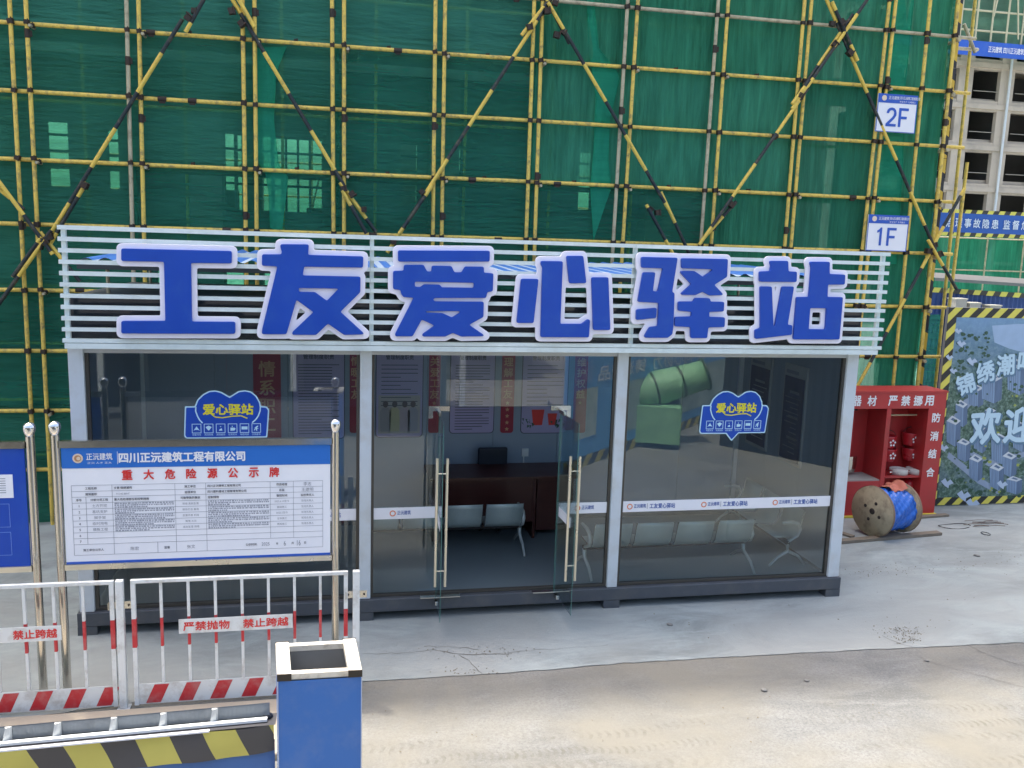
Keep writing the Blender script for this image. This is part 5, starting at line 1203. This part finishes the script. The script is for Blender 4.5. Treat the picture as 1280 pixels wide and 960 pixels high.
# the blue board at the left edge
b2 = thing('notice_board', (-.7, YN, 0), 'blue notice board with white paper sheets cut off at the left edge', 'notice board')
xr_ = at_y(35, 535, YN).x+.01; xl_ = xr_-2.6
board_frame(b2, xl_, xr_, zb4, zt4, 2.62)
part('board', Bx(xl_+.05, xr_-.05, YN-.012, YN+.012, zb4-.011, zt4+.011), blue, b2)
g = Geo(); 
for k in range(4):
    for j in range(2):
        x0_ = xr_-.2-.42*k; z0_ = zb4+.1+j*.27
        for aa in ((x0_-.3, x0_, z0_, z0_+.003), (x0_-.3, x0_, z0_+.22, z0_+.223), (x0_-.3, x0_-.297, z0_, z0_+.22), (x0_-.003, x0_, z0_, z0_+.22)): g.box(aa[0], aa[1], YN-.0145, YN-.0125, aa[2], aa[3])
part('pocket_lines', g, mat('pocket_pale', (.2, .35, .75), .4), b2)
zc = at_y(8, 606, YN).z; xpaper = at_y(17, 606, YN).x
part('paper_sheet', Bx(xpaper-.42, xpaper, YN-.018, YN-.0125, zc-.12, zc+.10), paper, b2)
g = Geo()
for k in range(7): g.box(xpaper-.38, xpaper-.06, YN-.0195, YN-.0183, zc+.06-k*.022, zc+.066-k*.022)
part('paper_print', g, ink2, b2)

# ------------------------------------------------------------------ red-white safety fence
YF = -1.70
rwm = mat('fence_white', (.74, .77, .76), .4, var=.05, dirt=(.42, .39, .34), dirt_amt=.75, dirt_scale=6); rwr = mat('fence_red', (.55, .03, .04), .4, var=.1, dirt=(.5, .3, .28), dirt_amt=.4, dirt_scale=7)
def fence_panel(x0, x1, label, txt, tx0, tx1, zz=0.):
    t = thing('safety_fence', ((x0+x1)/2, YF, 0), label, 'fence', 'red and white safety fence panels')
    zt, zb = 1.255+zz, .24+zz
    o = part('top_rail', Bx(x0, x1, YF-.018, YF+.018, zt-.035, zt), rwm, t); bevel(o, .004)
    xs2 = [x0+.02, x1-.02] + [x0+.02+(x1-x0-.04)*k/8 for k in range(1, 8)]
    for k, x in enumerate(xs2):
        r = .019 if k < 2 else .0125; g = Geo(); zlo = .03+zz if k < 2 else zb
        g.box(x-r, x+r, YF-r, YF+r, zlo, .60+zz); g.box(x-r, x+r, YF-r, YF+r, .88+zz, zt-.036); g.cur = 1; g.box(x-r, x+r, YF-r-.0005, YF+r+.0005, .601+zz, .879+zz)
        part('baluster' if k > 1 else 'end_post', g, [rwm, rwr], t)
    part('kick_plate', Bx(x0+.042, x1-.042, YF-.012, YF-.006, .035+zz, .235+zz), rwm, t)
    g = Geo(); x = x0+.10
    while x < x1-.15:
        g.add([(x, YF-.0145, .045+zz), (x+.13, YF-.0145, .045+zz), (x+.21, YF-.0145, .225+zz), (x+.08, YF-.0145, .225+zz)], [(0, 1, 2, 3)]); x += .285
    part('kick_stripe', g, rwr, t)
    o = part('name_plate', Bx(tx0, tx1, YF-.03, YF-.024, .72+zz, .86+zz), rwm, t)
    if len(txt) > 6:
        text(txt[:4], front(YF-.032), tx0+(tx1-tx0)*.24, .79+zz, .085, (tx1-tx0)*.40, red, t, bold=.025); text(txt[4:], front(YF-.032), tx0+(tx1-tx0)*.76, .79+zz, .085, (tx1-tx0)*.40, red, t, bold=.025)
    return t
def fpost(x, lb):
    t = thing('fence_post', (x, YF, 0), lb, 'post', 'white square posts between the safety fence panels')
    o = part('post_tube', Bx(x-.033, x+.033, YF-.033, YF+.033, .012, 1.255), rwm, t); bevel(o, .008)
    part('base_plate', Bx(x-.055, x+.055, YF-.06, YF+.06, 0, .011), rwm, t)
    part('bracket', Geo().box(x-.10, x+.10, YF-.003, YF+.003, .98, 1.05).box(x-.10, x-.094, YF-.03, YF+.003, .98, 1.05), steel, t)
    part('bolt', Geo().tube([(x-.075, YF-.012, 1.015), (x-.075, YF-.003, 1.015)], .010, 6).tube([(x+.075, YF-.012, 1.015), (x+.075, YF-.003, 1.015)], .010, 6), coup, t)
xa1, xb1 = at_y(163, 725, YF).x, at_y(435, 712, YF).x
fence_panel(xa1, xb1, 'white safety fence panel with red bands and a full eight-character plate below the notice board', '严禁抛物禁止跨越', at_y(224, 780, YF).x, at_y(366, 780, YF).x)
xb0 = at_y(142, 727, YF).x; fence_panel(xb0-2.0, xb0, 'white safety fence panel cut off by the left edge of the picture', '严禁抛物禁止跨越', xb0-1.36, at_y(78, 792, YF).x)
fpost(at_y(152, 800, YF).x, 'white square fence post left of the full fence panel'); fpost(at_y(434, 760, YF).x+.085, 'white square fence post partly behind the blue bin')

# ------------------------------------------------------------------ foreground
# low kerb strip of lit concrete in front of the fence
kb = part('kerb', Bx(-6, 2.6, -2.75, -1.82, -.02, .06), mat('kerb_concrete', (.36, .31, .24), .85, var=.12, scale=4, bump=.2, dirt=(.3, .27, .22), dirt_amt=.5, dirt_scale=3)); tag(kb, kind='structure'); bevel(kb, .015)
# blue striped barrier with corrugated ledge and square blue bin
YQ = -5.0
fr0 = at_y(0, 940, YQ); zbar = at_y(150, 932, YQ).z
bl = thing('striped_barrier', (1.3, YQ, 0), 'blue barrier wrapped in yellow and black striped cloth along the bottom left', 'barrier')
hzc = stripe_mat('hazard_cloth', (.62, .55, .13), (.085, .08, .08), .37, (1, 0, .42), duty=.5, rough=.55)
xq0, xq1 = -1.2, at_y(344.5, 930, YQ).x
def zl(x): return at_y(0, 938, YQ).z + (x-at_y(0, 938, YQ).x)/(xq1-at_y(0, 938, YQ).x)*(at_y(338, 906, YQ).z-at_y(0, 938, YQ).z)
def cloth(u, v):
    x = xq0+(xq1-xq0)*u; z = zl(x)-.004-.175*v
    rr = max(0, (u-.93)/.07); return (x-.01*rr*rr, YQ-.0+.012*math.sin(x*5+v*2)+.006*math.sin(x*19)*v+.02*rr*rr - (.05*(1-v) if v < .0 else 0), z)
part('striped_cloth', Geo().grid(cloth, 120, 12), hzc, bl)
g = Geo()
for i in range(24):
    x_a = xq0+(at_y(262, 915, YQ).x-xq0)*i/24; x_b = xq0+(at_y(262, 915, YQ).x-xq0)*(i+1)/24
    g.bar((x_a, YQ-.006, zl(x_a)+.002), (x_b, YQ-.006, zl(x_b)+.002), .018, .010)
part('cloth_shine', g, printw, bl)  # pale strip drawn in as the shine on the folded cloth top
part('blue_cloth', Geo().grid(lambda u, v: (xq0+(xq1-xq0-.008)*u, YQ+.02+.01*math.sin(u*21)+.02*max(0, (u-.93)/.07)**2, (zl(xq0+(xq1-xq0)*u)-.12-.09*0)*(1-v)), 60, 4), mat('cloth_blue', (.07, .17, .42), .5, var=.1), bl)
def slabtop(u, v):
    x = xq0+(xq1-xq0)*u; return (x, YQ-.002+.16*v, zl(x)-.016*min(1, v*4))
part('dark_lip', Geo().grid(slabtop, 40, 2), mat('lip_dark', (.05, .05, .055), .5), bl)
# white edge strip + corrugated channel behind it
zr = lambda x, d: zl(x)+d
def strip_geo(y0, y1, d0, d1, n=30): return Geo().grid(lambda u, v: (xq0+(xq1-xq0-.05)*u, y0+(y1-y0)*v, zr(xq0+(xq1-xq0)*u, d0+(d1-d0)*v)), n, 1)
g = Geo()
for i in range(30):
    x_a = xq0+(xq1-xq0-.05)*i/30; x_b = xq0+(xq1-xq0-.05)*(i+1)/30
    g.bar((x_a, YQ+.060, zl(x_a)+.004), (x_b, YQ+.060, zl(x_b)+.004), .028, .016)
part('white_edge', g, white, bl)
tin = mat('tin_grey', (.26, .29, .31), .55, .2, var=.2, scale=5, dirt=(.12, .13, .14), dirt_amt=.6, dirt_scale=4)
def chan(u, v):
    x = xq0+(xq1-xq0-.04)*u; return (x, YQ+.105+.003*math.sin(x*300), zl(x)+.004+.070*v)
part('corrugated_channel', Geo().grid(chan, 300, 8), tin, bl)
ribs = Geo()
x = at_y(22, 910, YQ+.2).x-1.2
for px in (-90, -34, 22, 82, 150, 210, 272):
    q = at_y(px, 910-px*.085, YQ+.25); xx = q.x
    ribs = Geo(); z0 = zl(xx)
    ribs.add([(xx-.02, YQ+.07, z0+.006), (xx+.012, YQ+.085, z0+.004), (xx+.022, YQ+.100, z0+.004), (xx-.012, YQ+.100, z0+.004), (xx-.008, YQ+.085, z0+.078), (xx+.012, YQ+.09, z0+.080), (xx+.022, YQ+.101, z0+.080), (xx-.012, YQ+.101, z0+.080)],
             [(0,1,5,4),(1,2,6,5),(2,3,7,6),(3,0,4,7),(4,5,6,7)])
    part('channel_rib', ribs, mat('rib_white', (.62, .64, .62), .4, .2, var=.1), bl)
part('channel_body', Geo().grid(lambda u, v: (xq0+(xq1-xq0-.04)*u, YQ+.125, (zl(xq0+(xq1-xq0)*u)+.070)*v), 20, 1), tin, bl)
o = part('rope_knot', Geo().lathe([(.0, -.02), (.025, -.02), (.03, 0), (.022, .012), (.0, .018)], (xq1-.05, YQ+.12, zl(xq1)-.01), (0, 0, 1), 14), black, bl, 'dark knotted end')

# the blue bin with stainless rim
P_ = [(345, 848), (452, 845), (446, 803), (349, 808)]
zbin = at_y(345, 848, YQ-.0).z
c0 = at_z(345, 850, zbin); c1 = at_z(452, 845, zbin); c2 = at_z(446, 803, zbin); c3 = at_z(348, 808, zbin)
ux = (c1-c0); wB = ux.length; ux.normalize(); uy = Vector((-ux.y, ux.x, 0)); dB = max(.30, ((c3-c0).dot(uy)+(c2-c1).dot(uy))/2)
bn2 = thing('litter_bin', (c0.x+wB/2, c0.y+dB/2, 0), 'square blue litter bin with shiny stainless rim in the foreground', 'bin')
c0 = at_z(347, 848, zbin); c1 = at_z(452, 842, zbin); c2 = at_z(443.7, 802, zbin); c3 = at_z(345, 807.5, zbin)
def PB(a, b, z):
    u_, v_ = a/wB, b/dB; p = c0*(1-u_)*(1-v_)+c1*u_*(1-v_)+c2*u_*v_+c3*(1-u_)*v_; return Vector((p.x, p.y, z))
g = Geo()
for (a0, b0, a1, b1) in ((0, 0, wB, 0), (wB, 0, wB, dB), (wB, dB, 0, dB), (0, dB, 0, 0)): g.quad(PB(a0, b0, 0), PB(a1, b1, 0), PB(a1, b1, zbin-.02), PB(a0, b0, zbin-.02))
part('body', g, mat('bin_blue', (.05, .18, .52), .4, var=.07, scale=3, dirt=(.14, .24, .5), dirt_amt=.5, dirt_scale=5, bump=.05, bscale=5), bn2)
rimw = .062; rimm = mat('rim_polished', (.86, .82, .72), .3, .35, var=.06, scale=3, dirt=(.40, .34, .25), dirt_amt=.7, dirt_scale=9)
g = Geo()
for (a0, b0, a1, b1) in ((0, rimw/2, wB, rimw/2), (0, dB-rimw/2, wB, dB-rimw/2)): part('rim_bar', Geo().bar(PB(a0+rimw*1.2, b0, zbin-.0), PB(a1-rimw*1.2, b1, zbin-.0), rimw*.7, .035), rimm, bn2)
for a0 in (rimw*.6, wB-rimw*.6):
    o = part('rim_side', Geo().bar(PB(a0, -.004, zbin+.004), PB(a0, dB+.004, zbin+.004), rimw*1.3, .045), rimm, bn2); bevel(o, .006)
g = Geo()
for a_, b_ in ((rimw*.6, -.0), (wB-rimw*.6, 0), (rimw*.6, dB), (wB-rimw*.6, dB)): part('rim_cap', Geo().bar(PB(a_-rimw*.66, b_-.006, zbin+.006), PB(a_+rimw*.66, b_-.006, zbin+.006), .009, .042), mat('cap_dark', (.06, .05, .04), .5, .4), bn2)
iw = .05
g = Geo()
for (a0, b0, a1, b1) in ((iw, iw, wB-iw, iw), (wB-iw, iw, wB-iw, dB-iw), (wB-iw, dB-iw, iw, dB-iw), (iw, dB-iw, iw, iw)): g.quad(PB(a0, b0, zbin-.015), PB(a1, b1, zbin-.015), PB(a1, b1, zbin-.5), PB(a0, b0, zbin-.5))
g.quad(PB(iw, iw, zbin-.49), PB(wB-iw, iw, zbin-.49), PB(wB-iw, dB-iw, zbin-.49), PB(iw, dB-iw, zbin-.49))
part('liner', g, mat('liner_grey', (.22, .22, .21), .5, var=.2), bn2)
g = Geo()
for a_, b_ in ((0, 0), (wB, 0)): g.bar(PB(a_, b_-.002, 0), PB(a_, b_-.002, zbin-.022), .006, .006, up=(0, 1, 0))
part('corner_edge', g, mat('edge_pale', (.5, .56, .66), .4), bn2)

# ------------------------------------------------------------------ across the road, seen mirrored in the glass
d_ = Vector((.72, -.69, 0)).normalized(); A0 = Vector((7.0, -6.2, 0)); L = 12.5
nrm = Vector((-d_.y, d_.x, 0)) if False else Vector((.69, .72, 0)).normalized()
oh_ = thing('road_hoarding', A0+d_*L/2, 'blue slogan hoarding across the road, seen reversed in the shelter glass', 'hoarding')
def HP(s_, off, z): p = A0+d_*s_+nrm*off; return Vector((p.x, p.y, z))
def hq(name, s0, s1, z0, z1, off, m_): part(name, Geo().quad(HP(s1, off, z0), HP(s0, off, z0), HP(s0, off, z1), HP(s1, off, z1)), m_, oh_)
part('board', Geo().bar(HP(0, 0, 1.3), HP(L, 0, 1.3), .06, 2.6), mat('hoard_blue', (.12, .40, .80), .5, var=.1), oh_)
hq('picture_panel', 2.3, 9, .45, 1.55, .04, mat('hoard_picture', (.42, .52, .50), .6, var=.5, scale=3, dirt=(.12, .22, .22), dirt_amt=.9, dirt_scale=1.3)); hq('picture_panel', .35, 1.2, .6, 1.6, .04, mat('hoard_picture2', (.62, .68, .62), .6, var=.4, scale=6, dirt=(.2, .32, .2), dirt_amt=.9, dirt_scale=3))
hq('striped_edge', 0, L, .0, .22, .036, stripe_mat('hazard_h', (.62, .5, .06), (.03, .03, .03), .5, (.72, -.69, -1), duty=.5)); hq('striped_edge', 0, 1.4, 2.38, 2.6, .036, MATS['hazard_h'])
MR = Matrix(((-d_.x, 0, nrm.x, HP(0, .045, 0).x), (-d_.y, 0, nrm.y, HP(0, .045, 0).y), (0, 1, 0, 0), (0, 0, 0, 1)))
text('精心打造精品工程  同心协力  铸造精品', MR, -5.9, 1.84, .30, 9.4, printw, oh_, bold=.02)
text('诚', MR, -.75, 1.95, .5, .5, mat('pale_blue_ink', (.35, .5, .85), .5), oh_, bold=.02)
# fog cannon machine
fo_ = Vector((10.14, -7.95, 0)); ua = Vector((-.95, -.31, 0)).normalized(); ub = Vector((.31, -.95, 0)).normalized()
fg = thing('fog_cannon', fo_+ua*.6+ub*.8, 'green dust-suppression fog cannon on a green tank, seen reversed in the glass', 'machine')
grn = mat('machine_green', (.30, .58, .32), .5, var=.35, scale=2.5, dirt=(.08, .2, .12), dirt_amt=.7, dirt_scale=1.6)
g = Geo(); vs = [fo_+Vector((0, 0, z))+ua*a+ub*b for z in (.12, .95) for a, b in ((0, 0), (1.2, 0), (1.2, 1.7), (0, 1.7))]
g.add(vs, [(0,3,2,1),(4,5,6,7),(0,1,5,4),(1,2,6,5),(2,3,7,6),(3,0,4,7)]); part('water_tank', g, grn, fg)
for a, b in ((.15, .2), (1.05, .2), (.15, 1.5), (1.05, 1.5)): c_ = fo_+ua*a+ub*b; part('wheel', Geo().tube([c_+Vector((0, 0, .12))-ua*.05, c_+Vector((0, 0, .12))+ua*.05], .12, 14), black, fg)
cc = fo_+ua*.3+ub*.6+Vector((0, 0, 1.36)); dd = (Vector((.9, .1, .28))).normalized()
part('yoke', Geo().tube([fo_+ua*.4+ub*.6+Vector((0, 0, .95)), cc], .12, 10), coup, fg)
part('barrel', Geo().lathe([(.27, -.9), (.37, -.85), (.40, -.3), (.37, .3), (.34, .9), (.30, .9), (.32, .3), (.16, -.6), (0, -.6)], cc, dd, 24), grn, fg)
part('nozzle_ring', Geo().lathe([(.30, -.93), (.36, -.93), (.37, -.88), (.30, -.88), (.30, -.93)], cc, dd, 24), MATS['coupler_iron'], fg)
part('motor_box', Geo().bar(fo_+ua*.2+ub*.5+Vector((0, 0, 1.02)), fo_+ua*.2+ub*.9+Vector((0, 0, 1.02)), .3, .14), MATS['coupler_iron'], fg)
part('tank_lid', Geo().lathe([(0, .02), (.2, .02), (.2, 0)], fo_+ua*.85+ub*.5+Vector((0, 0, .951)), (0, 0, 1), 16), MATS['coupler_iron'], fg)
for h_ in (-.35, .25, .85): part('band', Geo().lathe([(.405 if h_ < 0 else .38, h_), (.405 if h_ < 0 else .38, h_+.05)], cc, dd, 24), mat('band_dark', (.03, .08, .04), .5), fg)
# raised deck the picture is taken from
dkk = thing('viewing_deck', (2.2, -11.5, 0), 'raised steel deck on the camera side of the road', 'deck')
part('deck_floor', Bx(-6, 5.6, -13.5, -8.9, 2.62, 2.74), mat('deck_grey', (.25, .26, .27), .7), dkk)
for x in (-5.8, -2, 1.8, 5.4):
    for y in (-9.05, -13.3): part('deck_post', Bx(x-.06, x+.06, y-.06, y+.06, 0, 2.619), postm, dkk)
part('deck_wall', Bx(-6, 5.6, -13.45, -13.38, 0, 2.619), wallin, dkk)

# dark site container and a workers' building farther off, both only seen mirrored in the glass
pa = Vector((11.3, -8.45, 0)); ua = Vector((.555, .83, 0)).normalized(); ub = Vector((.83, -.555, 0)).normalized()
sc2 = thing('storage_container', pa+ua*3+ub*1.2, 'dark grey steel storage container across the road, seen reversed in the glass', 'container')
cm = mat('container_dark', (.035, .045, .06), .6, var=.15); n_ = 60
g = Geo()
for i in range(n_):
    a0, a1 = 6*i/n_, 6*(i+1)/n_; o0, o1 = (.03 if i % 2 else 0), (.03 if (i+1) % 2 else 0)
    q = [pa+ua*a0+ub*o0, pa+ua*a1+ub*o1]; g.add([q[0], q[1], q[1]+Vector((0, 0, 2.6)), q[0]+Vector((0, 0, 2.6))], [(0, 1, 2, 3)])
part('corrugated_side', g, cm, sc2)
g = Geo(); vs = [pa+Vector((0, 0, z))+ua*a+ub*b for z in (.1, 2.6) for a, b in ((0, .04), (6, .04), (6, 2.4), (0, 2.4))]
g.add(vs, [(0,3,2,1),(4,5,6,7),(1,2,6,5),(2,3,7,6),(3,0,4,7)]); part('container_body', g, cm, sc2)
wb = thing('workers_building', (-6, -20, 0), 'long grey two-storey site building far across the road, seen reversed in the glass', 'building')
wm = mat('site_building_grey', (.10, .12, .13), .8, var=.1)
part('wall', Bx(-26, 9, -23, -18, 0, 6.2), wm, wb); part('roof', Bx(-26.3, 9.3, -23.3, -17.4, 6.21, 6.4), mat('roof_dark', (.05, .06, .08), .6), wb)
wp = Geo().box(-.6, .6, -.02, .02, -.6, .6).mesh('window', mat('far_window', (.03, .04, .05), .2))
for k in range(11):
    for z in (1.7, 4.6): inst('window', wp, wb, Matrix.Translation((-24+k*3.2, -17.97, z)))
part('walkway', Bx(-26, 9, -17.95, -17.2, 3.0, 3.15), white, wb)
